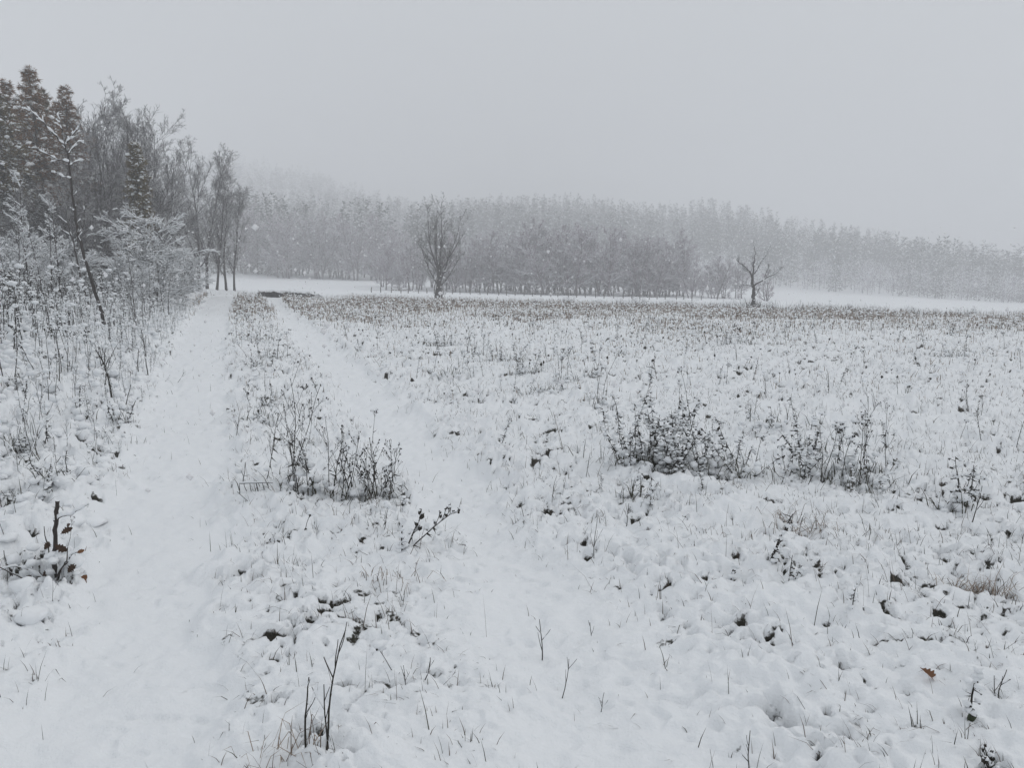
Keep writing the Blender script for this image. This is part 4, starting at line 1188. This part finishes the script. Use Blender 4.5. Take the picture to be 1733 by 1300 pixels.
    W(1655, 1180, 30, 'leafy', 1, 0, 'short knobbly seed stalk behind the green leaf', lean=0.2, r=0.004, seed=9)
    W(1690, 1190, 62, 'twig', 2, 16, 'bent dark grass stems behind the green leaf', lean=0.15, r=0.003)
    W(1682, 1292, 62, 'branchy', 2, 10, 'drooping dark grass stem nearest the camera by the green leaf', lean=0.2, r=0.004)
    # the fallen comb-shaped twig
    rng = np.random.default_rng(77)
    x, y = ground_at(434, 846)
    o = thing('fallen_twig', 'comb shaped fallen twig with hanging prongs between the ruts', 'twig', (x, y, Hs(x, y) + 0.055))
    P, R = shoots(rng, np.array([[-0.115, 0, 0.01]]), np.array([[1.0, 0.05, -0.05]]), 0.23, 0.004, 0.003, 7, 0.03, 0)
    MB().tubes(P, R, 5).build('stalk', ['dark'], o)
    S = P[0, :6] + rng.normal(0, 0.004, (6, 3))
    P2, R2 = shoots(rng, S, np.tile([[0.15, 0, -1.0]], (6, 1)), rng.uniform(0.04, 0.07, 6), 0.0025, 0.0035, 4, 0.08, 0)
    for k in range(6):
        MB().tubes(P2[k], R2[k], 4).build('prong', ['dark'], o)
    s = MB(); snow_on(s, rng, P, R, 0, 1.5, 0.004, 0.9); s.build('snow', ['snow'], o)
foreground()

# ---- oak sapling with withered leaves at the left, loose leaf, green leaf, curled grasses
def oak_leaf(L):
    """a lobed leaf blade lying in its own plane, slightly cupped"""
    prof = [(0, 0.02), (0.12, 0.05), (0.2, 0.16), (0.27, 0.12), (0.36, 0.27), (0.45, 0.17), (0.55, 0.33), (0.65, 0.2), (0.75, 0.27), (0.84, 0.14), (0.93, 0.12), (1.0, 0.02)]
    V, F = [], []
    for t, w in prof:
        for s in (-1, 0, 1):
            V.append((t * L, s * w * L, 0.10 * L * abs(s) * w / 0.3 + 0.12 * L * math.sin(t * 3)))
    for i in range(len(prof) - 1):
        a = 3 * i
        F += [[a, a + 3, a + 4, a + 1], [a + 1, a + 4, a + 5, a + 2]]
    return np.array(V), np.array(F)

def rotm(ax, ay, az):
    from mathutils import Euler
    return np.array(Euler((ax, ay, az)).to_matrix())

def oak_and_leaves():
    rng = np.random.default_rng(55)
    x, y = ground_at(92, 978)
    u = (y * _CP + EYE * _SP) / FPX
    z = Hs(x, y)
    o = thing('oak_sapling', 'thick stemmed oak sapling with withered leaves, half buried in snow beside the first rut', 'sapling', (x, y, z - 0.02))
    def line(pts, r0, r1, nm, par=o, dep=0.0, snow=0.0, cap=False):
        p = np.array([[(a - 92) * u, dep * k, (978 - b) * u] for k, (a, b) in enumerate(pts)])
        t = np.linspace(0, len(p) - 1, (len(p) - 1) * 3 + 1)
        q = np.stack([np.interp(t, np.arange(len(p)), p[:, i]) for i in range(3)], 1) + rng.normal(0, 0.002, (len(t), 3))
        r = np.linspace(r0, r1, len(t)) * rng.uniform(0.88, 1.12, len(t))
        ob = MB().tubes(q, r, 8, 0, cap).build(nm, ['bark'], par)
        if snow:
            s = MB(); snow_on(s, rng, q[None], r[None], 0, snow, 0.006, 0.8); s.build('snow', ['snow'], ob)
        return q
    line([(92, 990), (96, 950), (94, 928), (98, 900), (100, 870), (106, 835), (110, 818)], 0.013, 0.010, 'stem', cap=True)
    line([(100, 852), (115, 845), (130, 842), (145, 832), (160, 825)], 0.005, 0.002, 'twig', snow=1.4)
    line([(96, 950), (108, 935), (125, 918), (136, 905), (148, 898)], 0.005, 0.002, 'twig', dep=-0.02, snow=1.4)
    line([(92, 965), (75, 950), (58, 935), (40, 925), (12, 930)], 0.006, 0.003, 'twig', dep=-0.02, snow=1.2)
    line([(88, 970), (66, 965), (45, 962), (20, 950), (0, 935)], 0.006, 0.003, 'twig', dep=0.03, snow=1.2)
    line([(95, 966), (112, 955), (122, 944)], 0.005, 0.002, 'twig', dep=-0.03)
    line([(60, 968), (52, 945), (55, 918)], 0.004, 0.002, 'twig', dep=0.02)
    line([(40, 970), (36, 950), (20, 940)], 0.004, 0.002, 'twig', dep=0.02)
    line([(90, 972), (105, 950), (122, 925), (138, 908), (150, 880)], 0.006, 0.002, 'twig', dep=-0.04)
    line([(88, 975), (70, 960), (48, 940), (22, 915), (4, 908)], 0.006, 0.002, 'twig', dep=-0.04)
    line([(85, 978), (62, 975), (38, 972), (10, 965)], 0.006, 0.003, 'twig', dep=-0.05)
    line([(92, 980), (80, 1000), (66, 1015), (78, 1022), (86, 1008)], 0.004, 0.002, 'twig', dep=-0.06)
    line([(96, 930), (84, 915), (76, 890), (70, 870)], 0.004, 0.002, 'twig', dep=0.02)
    line([(30, 978), (22, 950), (14, 930), (10, 905)], 0.004, 0.002, 'twig', dep=0.0)
    lv = [(133, 972, 0.105, (1.35, -0.95, 0.2), 'leaf', 'rusty brown oak leaf hanging near the snow'), (104, 890, 0.075, (1.4, 0.5, 0.1), 'leaf_dark', None), (116, 872, 0.062, (1.0, -0.4, 0.5), 'leaf_dark', None),
          (128, 862, 0.045, (1.2, -0.7, -0.5), 'leaf_dark', None), (96, 885, 0.06, (1.3, 0.9, 2.9), 'leaf_dark', None), (122, 940, 0.065, (1.3, -0.8, 0.2), 'leaf_dark', None),
          (90, 938, 0.055, (1.2, 0.6, 2.8), 'leaf_dark', None), (76, 955, 0.05, (1.1, 0.6, 2.5), 'leaf_dark', None), (52, 945, 0.05, (1.2, 0.8, 1.5), 'leaf_dark', None), (140, 905, 0.04, (1.2, -0.3, 0.3), 'leaf', 'small curled brown leaf at a twig tip')]
    for px, py, L, e, m, lab in lv:
        V, F = oak_leaf(L)
        V = V @ rotm(*e).T + np.array([(px - 92) * u, -0.035, (978 - py) * u])
        b = MB().add(V, F).build('leaf', [m], o)
        if lab:
            b['label'] = lab
    # snow clumps caught in its fork and on the low twigs
    s = MB()
    C = np.array([[(96 - 92) * u, -0.01, (978 - 912) * u], [(112 - 92) * u, 0, (978 - 905) * u], [(80 - 92) * u, 0.02, (978 - 918) * u], [(60 - 92) * u, 0.02, (978 - 930) * u],
                  [(130 - 92) * u, 0.0, (978 - 925) * u], [(40 - 92) * u, 0.03, (978 - 950) * u], [(75 - 92) * u, -0.02, (978 - 955) * u], [(20 - 92) * u, 0.03, (978 - 925) * u],
                  [(105 - 92) * u, 0.04, (978 - 930) * u], [(50 - 92) * u, 0.05, (978 - 905) * u]])
    s.blobs(C, rng.uniform(0.018, 0.038, (len(C), 1)) * np.array([[1.15, 1, 0.8]]), rng, 0, 1, 0.13)
    C2 = np.repeat(C[:7], 2, 0) + rng.normal(0, 0.03, (14, 3)) * [1.3, 1, 0.6]
    s.blobs(C2, rng.uniform(0.012, 0.03, (len(C2), 1)) * np.array([[1.15, 1, 0.8]]), rng, 0, 1, 0.16)
    s.build('snow', ['snow'], o)
    n = 26
    P = np.stack([rng.uniform(-0.35, 0.15, n), rng.normal(0, 0.06, n), np.full(n, -0.01)], 1)
    MB().blades(P, rng.uniform(0, 6.28, n), rng.uniform(0.08, 0.2, n), rng.uniform(0.1, 0.9, n), 0.0035, rng).build('grass_tuft', ['olive'], o)
    # loose brown leaf standing in the snow
    x, y = ground_at(1566, 1160)
    V, F = oak_leaf(0.11)
    V[:, 1] *= 0.62
    V[:, 2] += 6.0 * V[:, 1] ** 2 + 1.6 * (V[:, 0] - 0.05) ** 2
    V = V @ rotm(1.0, 0.75, 0.35).T
    b = MB().add(V, F).build('fallen_leaf', ['leaf'], None, loc=(x - 0.03, y, Hs(x, y) + 0.055))
    tag(b, 'narrow rust brown leaf stuck upright in the near snow', 'leaf')
    # green plantain leaf
    x, y = ground_at(1641, 1225)
    L = 0.062
    V, F = [], []
    for t, w in [(0, 0.04), (0.2, 0.2), (0.4, 0.28), (0.6, 0.27), (0.8, 0.18), (1.0, 0.02)]:
        for s_ in (-1, -0.5, 0, 0.5, 1):
            V.append((s_ * w * L, 0.06 * L * math.cos(3 * s_) - 0.2 * L * t, t * L))
    for i in range(5):
        for j in range(4):
            a = 5 * i + j
            F.append([a, a + 1, a + 6, a + 5])
    b = MB().add(np.array(V), np.array(F)).build('green_leaf', ['green'], None, loc=(x, y, Hs(x, y) - 0.010))
    tag(b, 'single broad dark green leaf poking out of the near snow', 'leaf')
    # curled tan grass tufts
    for px, py, n, L0, lab in ((1665, 1000, 150, 0.21, 'curled tan grass tuft by a dark hollow on the right'), (1365, 905, 60, 0.19, 'pale tan grass tuft in front of the second weed clump'),
                               (1330, 890, 36, 0.22, 'thin tan grasses left of the pale tan tuft'), (660, 985, 26, 0.16, 'splayed tan grass tuft on the near strip'),
                               (480, 1290, 34, 0.22, 'long tan grass blades nearest the camera at the foot of the twigs')):
        x, y = ground_at(px, py)
        zc = Hs(x, y)
        o = thing('grass_tuft', lab, 'grass', (x, y, zc))
        w = 0.08
        gx, gy = rng.normal(0, w, n), rng.normal(0, w * 0.5, n)
        gz = full_height(x + gx, y + gy)[0] - zc - 0.01
        k = np.arange(n) % 3
        for mi, mm in ((0, 'tan'), (1, 'brown'), (2, 'tan')):
            q = k == mi
            if mi == 2:
                continue
            q = q | (k == 2) if mi == 0 else q
            m_ = q.sum()
            MB().blades(np.stack([gx, gy, gz], 1)[q], rng.uniform(0, 6.28, m_), rng.uniform(0.5, 1.1, m_) * L0, rng.uniform(0.25, 1.1, m_), 0.0018, rng, 0, 1.6).build('blades', [mm], o)
oak_and_leaves()

# ---- left bank: stems one can tell apart, then the mass
def bank():
    W = weed
    rows = [(190, 680, 85, 'twig', 1, 0, 'crooked bare stem in front of the bank thicket', 0.12, 0.010),
            (243, 640, 75, 'twig', 2, 18, 'twin upright bare stem at the corner of the bank', 0.12, 0.008),
            (176, 660, 85, 'twig', 1, 0, 'thin stem left of the crooked bare stem', 0.15, 0.006),
            (152, 712, 50, 'leafy', 2, 20, 'short dark weed low on the bank edge', 0.15, 0.005),
            (208, 720, 45, 'leafy', 3, 24, 'dark drooping weed at the corner where bank meets rut', 0.6, 0.006),
            (212, 695, 40, 'twig', 1, 0, 'short slanting stem above the drooping weed', 0.4, 0.007),
            (100, 690, 70, 'twig', 2, 20, 'forked stem in the middle of the bank', 0.2, 0.005),
            (60, 585, 95, 'twig', 1, 0, 'slanting thin stem high on the bank', 0.25, 0.006),
            (225, 560, 90, 'twig', 2, 24, 'bare stems rising near the tall young tree foot', 0.15, 0.007),
            (250, 545, 80, 'leafy', 3, 30, 'leafy dead stems near the tall young tree foot', 0.2, 0.006),
            (205, 590, 70, 'leafy', 3, 30, 'leafy dead stems behind the twin stem', 0.2, 0.006),
            (22, 800, 130, 'twig', 3, 50, 'long thin stems crossing at the near end of the bank', 0.35, 0.004),
            (60, 790, 80, 'twig', 2, 30, 'thin crossing stems at the near bank', 0.4, 0.003),
            (120, 640, 90, 'umbel', 4, 50, 'tall snow capped umbel weeds on the bank', 0.1, 0.005),
            (40, 660, 110, 'umbel', 4, 60, 'tall snow capped weeds at the outer bank', 0.1, 0.005),
            (90, 560, 90, 'umbel', 5, 60, 'snow capped weeds deep in the bank', 0.1, 0.006),
            (300, 650, 30, 'twig', 2, 20, 'fallen bare twig lying on the first rut', 1.2, 0.005),
            (85, 845, 45, 'leafy', 4, 40, 'dark leafy weed behind the oak sapling', 0.5, 0.004),
            (40, 770, 60, 'leafy', 4, 50, 'dark leafy weed under the crossing stems', 0.4, 0.004),
            (20, 870, 50, 'leafy', 4, 40, 'dark leafy weed left of the oak sapling', 0.6, 0.004)]
    for px, py, hp, k, n, sp, lab, ln, r in rows:
        W(px, py, hp, k, n, sp, lab, lean=ln, r=r, snow=1.3)
    rng = np.random.default_rng(91)
    mb = MB()
    protos = []
    for i in range(14):
        kind = ['leafy', 'umbel', 'branchy', 'umbel', 'twig', 'leafy', 'umbel'][i % 7]
        st, hd, sn = stalk(rng, 0.75, kind, 0.16, None, 0.006, 1.15, -1, 1.0 if i < 7 else 0.32)
        # fat dollops of snow caught on the stalk
        nb = 3
        zz = rng.uniform(0.15, 0.85, nb)
        sn.blobs(np.stack([rng.normal(0, 0.035, nb), rng.normal(0, 0.035, nb), zz], 1), rng.uniform(0.022, 0.055, (nb, 1)) * np.array([[1.25, 1, 0.6]]), rng, 0, 0, 0.18)
        pv, pt, pm = [], [], []
        for part, mi in ((st, 0), (hd, 0), (sn, 1)):
            if not part.V:
                continue
            off = sum(len(a) for a in pv)
            pv.append(np.concatenate(part.V))
            for F, _ in part.T:
                pt.append(F + off); pm.append(np.full(len(F), mi))
            for F, _ in part.Q:
                pt.append(F[:, [0, 1, 2]] + off); pm.append(np.full(len(F), mi))
                pt.append(F[:, [0, 2, 3]] + off); pm.append(np.full(len(F), mi))
        protos.append((np.concatenate(pv), np.concatenate(pt), np.concatenate(pm)))
    n = 1700
    Yb = 3.4 + 28 * rng.random(n * 2) ** 0.8
    out = 0.1 + 11 * rng.random(n * 2) ** 1.25
    Xb = EL1(Yb) - out
    vis = (Xb / Yb > -1.0)
    Xb, Yb, out = Xb[vis][:n], Yb[vis][:n], out[vis][:n]
    Zb = full_height(Xb, Yb)[0]
    hs = (0.32 + 0.62 * sstep(0, 2.5, out)) * rng.uniform(0.4, 1.15, len(Xb)) * (0.55 + 0.50 * sstep(4, 11, Yb))
    which = rng.integers(0, 7, len(Xb)) + 7 * (Yb > 8)
    for k, (pv, pt, pm) in enumerate(protos):
        q = which == k
        m = q.sum()
        a = rng.uniform(0, 6.283, m); ca, sa = np.cos(a)[:, None], np.sin(a)[:, None]
        s = (hs[q] / 0.75)[:, None]
        V = np.stack([(pv[None, :, 0] * ca - pv[None, :, 1] * sa) * s + Xb[q][:, None], (pv[None, :, 0] * sa + pv[None, :, 1] * ca) * s + Yb[q][:, None], pv[None, :, 2] * s + Zb[q][:, None] - 0.02], -1)
        for mi in (0, 1):
            f = pt[pm == mi]
            F = (f[None] + (np.arange(m) * len(pv))[:, None, None]).reshape(-1, 3)
            # each material's faces refer to the same vertices
            if mi == 0:
                base = mb.n
                mb.add(V.reshape(-1, 3), F, 0)
            elif len(F):
                mb.T.append((F + base, 1))
    o = mb.build('undergrowth', ['dark', 'snow'])
    o['kind'] = 'stuff'; o['label'] = 'snow laden dead undergrowth covering the bank left of the track'
    # pillows of snow lying on the undergrowth
    mb = MB()
    n = 2600
    Yb = 3.2 + 25 * rng.random(n * 2) ** 0.85
    out = 0.05 + 9 * rng.random(n * 2) ** 1.2
    Xb = EL1(Yb) - out
    vis = (Xb / Yb > -0.95)
    Xb, Yb, out = Xb[vis][:n], Yb[vis][:n], out[vis][:n]
    Zb = full_height(Xb, Yb)[0]
    lift = rng.uniform(-0.03, 0.32, len(Xb)) * sstep(0.1, 1.6, out) * (0.4 + 0.6 * sstep(4, 9, Yb))
    S = rng.uniform(0.02, 0.07, (len(Xb), 1)) * np.array([[1.15, 1.0, 0.75]]) * rng.uniform(0.8, 1.2, (len(Xb), 3))
    for nq, lv in ((Yb < 8, 1), (Yb >= 8, 0)):
        mb.blobs(np.stack([Xb, Yb, Zb + lift], 1)[nq], S[nq], rng, 0, lv, 0.15)
    o = mb.build('snow_clumps', ['snow'])
    o['kind'] = 'stuff'; o['label'] = 'clumps of snow caught on the bank undergrowth'
bank()

# ---- grass and weeds of the meadow that nobody could count
def meadow():
    rng = np.random.default_rng(101)
    # short blades poking out of the snow
    def scatter(n, y0, y1, powr, amax=0.85):
        Y = y0 + (y1 - y0) * rng.random(n) ** powr
        X = Y * rng.uniform(-amax, amax, n)
        return X, Y
    X, Y = scatter(205000, 2.0, 36, 1.25)
    z, bare, rut = full_height(X, Y)
    r1, r2, bk = zones(X, Y)
    dens = (1 - 0.95 * rut) * (0.22 + 0.78 * sstep(-0.2, 0.5, perlin(X / 0.35, Y / 0.3, 61) + 0.6 * perlin(X / 1.8, Y / 1.8, 62))) * (0.25 + 0.75 * sstep(2.6, 6.5, Y + 0.3 * X)) + 2.0 * bare
    ok = rng.random(len(X)) < dens
    X, Y, z = X[ok], Y[ok], z[ok]
    n = len(X)
    P = np.stack([X, Y, z - 0.012], 1)
    mb = MB()
    kind = rng.choice(3, n, p=[0.34, 0.20, 0.46])
    L = 0.02 + 0.075 * rng.random(n) ** 1.5 + 0.13 * (rng.random(n) < 0.10) * rng.random(n)
    lean = rng.uniform(0.1, 1.25, n)
    wd = rng.uniform(0.0008, 0.0017, n) * (1 + 0.05 * Y)
    az = rng.normal(2.4, 1.5, n)
    for mi in range(3):
        q = kind == mi
        mb.blades(P[q], az[q], L[q], lean[q], wd[q], rng, mi, 0.6)
    o = mb.build('meadow_grass', ['olive', 'dark', 'brown'], smooth=False)
    o['kind'] = 'stuff'; o['label'] = 'short dead grass blades poking through the snow'
    # the tall dead growth that tints the far meadow
    mb = MB()
    n = 84000
    Y = 9 + 43 * rng.random(n) ** 0.85
    X = Y * rng.uniform(-0.42, 0.85, n)
    patch = perlin(X / 3.5, Y / 5, 63) + 0.5 * perlin(X / 1.2, Y / 1.5, 64)
    dens = (0.42 + 0.58 * sstep(10, 32, Y + 6 * patch + 0.2 * np.maximum(X, 0)) ** 1.5) * (0.30 + 0.70 * sstep(-0.4, 0.35, patch)) * (0.35 + 0.65 * sstep(-0.35, 0.25, perlin(X / 6.5, Y / 8, 66) + 0.05 * (Y - 22)))
    r1, r2, bk = zones(X, Y)
    rut = np.maximum(r1, r2)
    ok = (rng.random(n) < dens) & ~((X > EL2(Y) - 1.5) & (X < EL2(Y) + 5) & (Y > 45)) & (rut < 0.2) & (bk < 0.3) & (Y < 50 - 0.36 * np.maximum(X, 0) + 5 * patch + 9 * perlin(X / 5, Y / 30, 67))
    X, Y = X[ok], Y[ok]; n = len(X)
    z = full_height(X, Y)[0]
    P = np.stack([X, Y, z - 0.02], 1)
    tall = 0.13 + 0.22 * sstep(14, 34, Y)
    L = tall * rng.uniform(0.4, 1.25, n)
    kind = rng.choice(3, n, p=[0.62, 0.26, 0.12])
    lean = np.abs(rng.normal(0.2, 0.4, n))
    az = rng.uniform(0, 6.28, n)
    for mi in range(3):
        q = kind == mi
        mb.blades(P[q], az[q], L[q], lean[q], 0.0028 + 0.00019 * Y[q], rng, mi, 0.5)
    # seed heads and snow caught on the tops
    tip = P + np.stack([np.cos(az) * np.sin(lean) * L, np.sin(az) * np.sin(lean) * L, np.cos(lean) * L * 0.93], 1)
    q = rng.random(n) < 0.12
    mb.blobs(tip[q], rng.uniform(0.008, 0.026, (q.sum(), 1)) * np.array([[1, 1, 1.2]]), rng, 2, -1, 0.3)
    q = rng.random(n) < 0.34
    mb.blobs(tip[q] + [0, 0, 0.01], rng.uniform(0.012, 0.045, (q.sum(), 1)) * np.array([[1.3, 1.2, 0.7]]), rng, 3, -1, 0.2)
    o = mb.build('meadow_weeds', ['tan', 'brown', 'dark', 'snow'], smooth=False)
    o['kind'] = 'stuff'; o['label'] = 'brownish dead weeds and grasses over the far meadow'
meadow()

# small single weeds over the meadow, each one a thing
def meadow_singles():
    rng = np.random.default_rng(131)
    kinds = []
    for i, k in enumerate(('leafy', 'umbel', 'leafy', 'branchy', 'umbel', 'twig')):
        st, hd, sn = stalk(rng, 0.35, k, 0.2, None, 0.004, 1.0)
        kinds.append((st.mesh('stalk', ['dark']), hd.mesh('dry_leaves', ['dark']) if hd.V else None, sn.mesh('snow', ['snow']) if sn.V else None))
    cnt = 0
    while cnt < 150:
        Y = 5.0 + 17 * rng.random() ** 0.9
        X = Y * rng.uniform(-0.5, 0.72)
        r1, r2, bk = zones(np.array([X]), np.array([Y]))
        if max(r1[0], r2[0]) > 0.1 or bk[0] > 0.1:
            continue
        strip = X < EL2(np.array([Y]))[0]
        if strip and rng.random() < 0.5:
            continue
        st, hd, sn = kinds[int(rng.integers(0, 6))]
        s = rng.uniform(0.35, 1.0) * (0.7 + 0.03 * Y)
        lab = 'small dead weed stalk on the snowy strip between the ruts' if strip else 'small dead weed stalk poking out of the snowy meadow'
        o = thing('weed_stalk', lab, 'weed', (X, Y, Hs(X, Y) - 0.01), 'small weeds on the strip' if strip else 'small weeds dotted over the meadow', rng.uniform(0, 6.28), s)
        so = link('stalk', st, o)
        if hd: link('dry_leaves', hd, so)['kind'] = 'stuff'
        if sn: link('snow', sn, so)['kind'] = 'stuff'
        cnt += 1
meadow_singles()

# ---- fence before the alders, dark bank at the bend of the track
def far_details():
    rng = np.random.default_rng(151)
    o = thing('wire_fence', 'low fence of thin posts crossing the snow in front of the hazy alder row', 'fence', (0, 0, 0))
    px = np.arange(632, 1190, 15.0)
    tops = []
    for p in px:
        d = 88 + 3 * math.sin(p * 0.01)
        x, y = at_depth(p + rng.normal(0, 1.5), d)
        z = float(base_height(np.array([x]), np.array([y]))[0])
        h = rng.uniform(0.5, 0.8)
        P = np.array([[x, y, z - 0.1], [x + rng.normal(0, 0.02), y, z + h * 0.5], [x + rng.normal(0, 0.04), y, z + h]])
        MB().tubes(P, np.array([0.05, 0.05, 0.045]), 6, 0, True).build('post', ['post'], o)
        tops.append((x, y, z + h))
    tops = np.array(tops)
    for f in (0.1, 0.35):
        MB().tubes(tops - [0, 0, f], np.full(len(tops), 0.008), 3).build('wire', ['post'], o)
    for a, b in ((2, 4), (15, 23), (28, 32)):
        seg = tops[a:b + 1] - [0, 0.06, 0.3]
        MB().tubes(seg, np.full(len(seg), 0.045), 5).build('rail', ['post'], o)
    # dark bank
    YB = 51.0
    x0, _ = at_depth(438, YB); x1, _ = at_depth(538, YB)
    cx = (x0 + x1) / 2
    zc = float(base_height(np.array([cx]), np.array([YB]))[0])
    o = thing('turf_bank', 'low dark turf bank with a snowy top at the bend of the track', 'bank', (cx, YB, zc))
    n = 40
    prof = [(-0.40, -0.15), (-0.34, 0.14), (-0.24, 0.32), (-0.05, 0.42), (0.5, 0.40), (1.2, 0.2), (1.7, -0.2)]
    V = []
    for i in range(n):
        t = i / (n - 1)
        xx = (x0 - cx) + (x1 - x0) * t
        e = min(1.0, 6 * t + 0.15, 6 * (1 - t) + 0.15)
        zz = float(base_height(np.array([cx + xx]), np.array([YB]))[0]) - zc
        for (yy, h) in prof:
            V.append((xx, yy + 0.08 * rng.normal() + 0.25 * math.sin(5 * t), zz + h * (0.55 + 0.45 * e) * (1 + 0.06 * rng.normal()) + (0.04 if t < 0.3 else 0)))
    V = np.array(V); k = len(prof)
    Fd = np.array([[i * k + j, (i + 1) * k + j, (i + 1) * k + j + 1, i * k + j + 1] for i in range(n - 1) for j in range(0, 2)])
    Fs = np.array([[i * k + j, (i + 1) * k + j, (i + 1) * k + j + 1, i * k + j + 1] for i in range(n - 1) for j in range(2, k - 1)])
    MB().add(V, Fd).build('dark_face', ['dark_turf'], o)['kind'] = 'stuff'
    MB().add(V, Fs).build('snow', ['snow'], o)
    m = 260
    bx = rng.uniform(x0 - cx, x1 - cx, m)
    bz = full_height(bx + cx, np.full(m, YB))[0] - zc
    P = np.stack([bx, rng.uniform(-0.4, -0.1, m), bz + rng.uniform(0.0, 0.30, m)], 1)
    MB().blades(P, rng.uniform(3.6, 5.8, m), rng.uniform(0.12, 0.3, m), rng.uniform(0.4, 1.2, m), 0.016, rng).build('grass_tuft', ['dark_turf'], o)
far_details()

# ---- ragged dark clumps along the far edge of the meadow
def edge_clumps():
    rng = np.random.default_rng(171)
    protos = []
    for i in range(4):
        m = 120
        w = rng.uniform(0.3, 0.6)
        mb = MB()
        P = np.stack([rng.normal(0, w, m), rng.normal(0, 0.2, m), np.full(m, -0.05)], 1)
        az, L, ln = rng.uniform(0, 6.28, m), rng.uniform(0.2, 0.75, m), np.abs(rng.normal(0.2, 0.3, m))
        mb.blades(P, az, L, ln, 0.010, rng)
        sn = MB()
        k = 40
        tip = P[:k] + np.stack([np.cos(az) * np.sin(ln) * L, np.sin(az) * np.sin(ln) * L, np.cos(ln) * L * 0.9], 1)[:k]
        sn.blobs(tip, rng.uniform(0.02, 0.06, (k, 1)) * np.array([[1.3, 1.2, 0.7]]), rng, 0, -1, 0.2)
        protos.append((mb.mesh('stalks', ['dark']), sn.mesh('snow', ['snow'])))
    for px in (905, 960, 1010, 1048, 1085, 1130, 1165, 1215, 1250, 1310, 1342, 1380, 1432, 1475, 1540, 1575, 1630, 1660, 1712):
        Y = 49 - 0.3 * max(0, (px - 866) / FPX * 48) + rng.normal(0, 1.2)
        x, y = at_depth(px + rng.normal(0, 6), Y)
        me, sn = protos[int(rng.integers(0, 4))]
        o = thing('edge_weed', 'ragged dark weed clump on the far edge of the meadow, against the smooth snow', 'weed',
                  (x, y, Hs(x, y) - 0.02), 'weed clumps along the far meadow edge', rng.uniform(-0.4, 0.4), rng.uniform(0.6, 1.15))
        link('stalks', me, o)['kind'] = 'stuff'
        link('snow', sn, o)['kind'] = 'stuff'
edge_clumps()

# ---- falling snow
def falling_snow():
    rng = np.random.default_rng(161)
    n = 6500
    Y = 3.2 + 36 * rng.random(n) ** 0.8
    X = Y * rng.uniform(-0.95, 0.95, n)
    Z = rng.uniform(0.2, 1.0, n) * (1.6 + 0.055 * Y)
    S = (0.005 + 0.014 * rng.random((n, 1)) ** 2) * rng.uniform(0.7, 1.3, (n, 3))
    mb = MB()
    mb.blobs(np.stack([X, Y, Z], 1), S, rng, 0, -1, 0.25)
    o = mb.build('falling_snow', ['snowflake'])
    o['kind'] = 'stuff'; o['label'] = 'snowflakes drifting down'
falling_snow()

# ------------------------------------------------------------------ haze
def haze():
    m = bpy.data.materials.new('haze')
    m.use_nodes = True
    n = m.node_tree
    n.nodes.clear()
    out = n.nodes.new('ShaderNodeOutputMaterial')
    v = n.nodes.new('ShaderNodeVolumePrincipled')
    v.inputs['Color'].default_value = (0.955, 0.962, 0.980, 1)
    v.inputs['Density'].default_value = HAZE_DENSITY
    v.inputs['Anisotropy'].default_value = 0.0
    n.links.new(v.outputs['Volume'], out.inputs['Volume'])
    zmax = max(max((o.matrix_world @ Vector(c)).z for c in o.bound_box) for o in COL.objects if o.type == 'MESH')
    zmin = min(min((o.matrix_world @ Vector(c)).z for c in o.bound_box) for o in COL.objects if o.type == 'MESH')
    V = np.array([[x, y, z] for z in (zmin - 1.0, zmax + 2.0) for y in (-960, 960) for x in (-960, 960)], float)
    F = np.array([[0, 2, 3, 1], [4, 5, 7, 6], [0, 1, 5, 4], [2, 6, 7, 3], [0, 4, 6, 2], [1, 3, 7, 5]])
    M['haze'] = m
    o = MB().add(V, F).build('haze', ['haze'], smooth=False)
    o['kind'] = 'stuff'
    print('haze box', zmin, zmax, sum(len(m.polygons) for m in bpy.data.meshes))
bpy.context.view_layer.update()
haze()
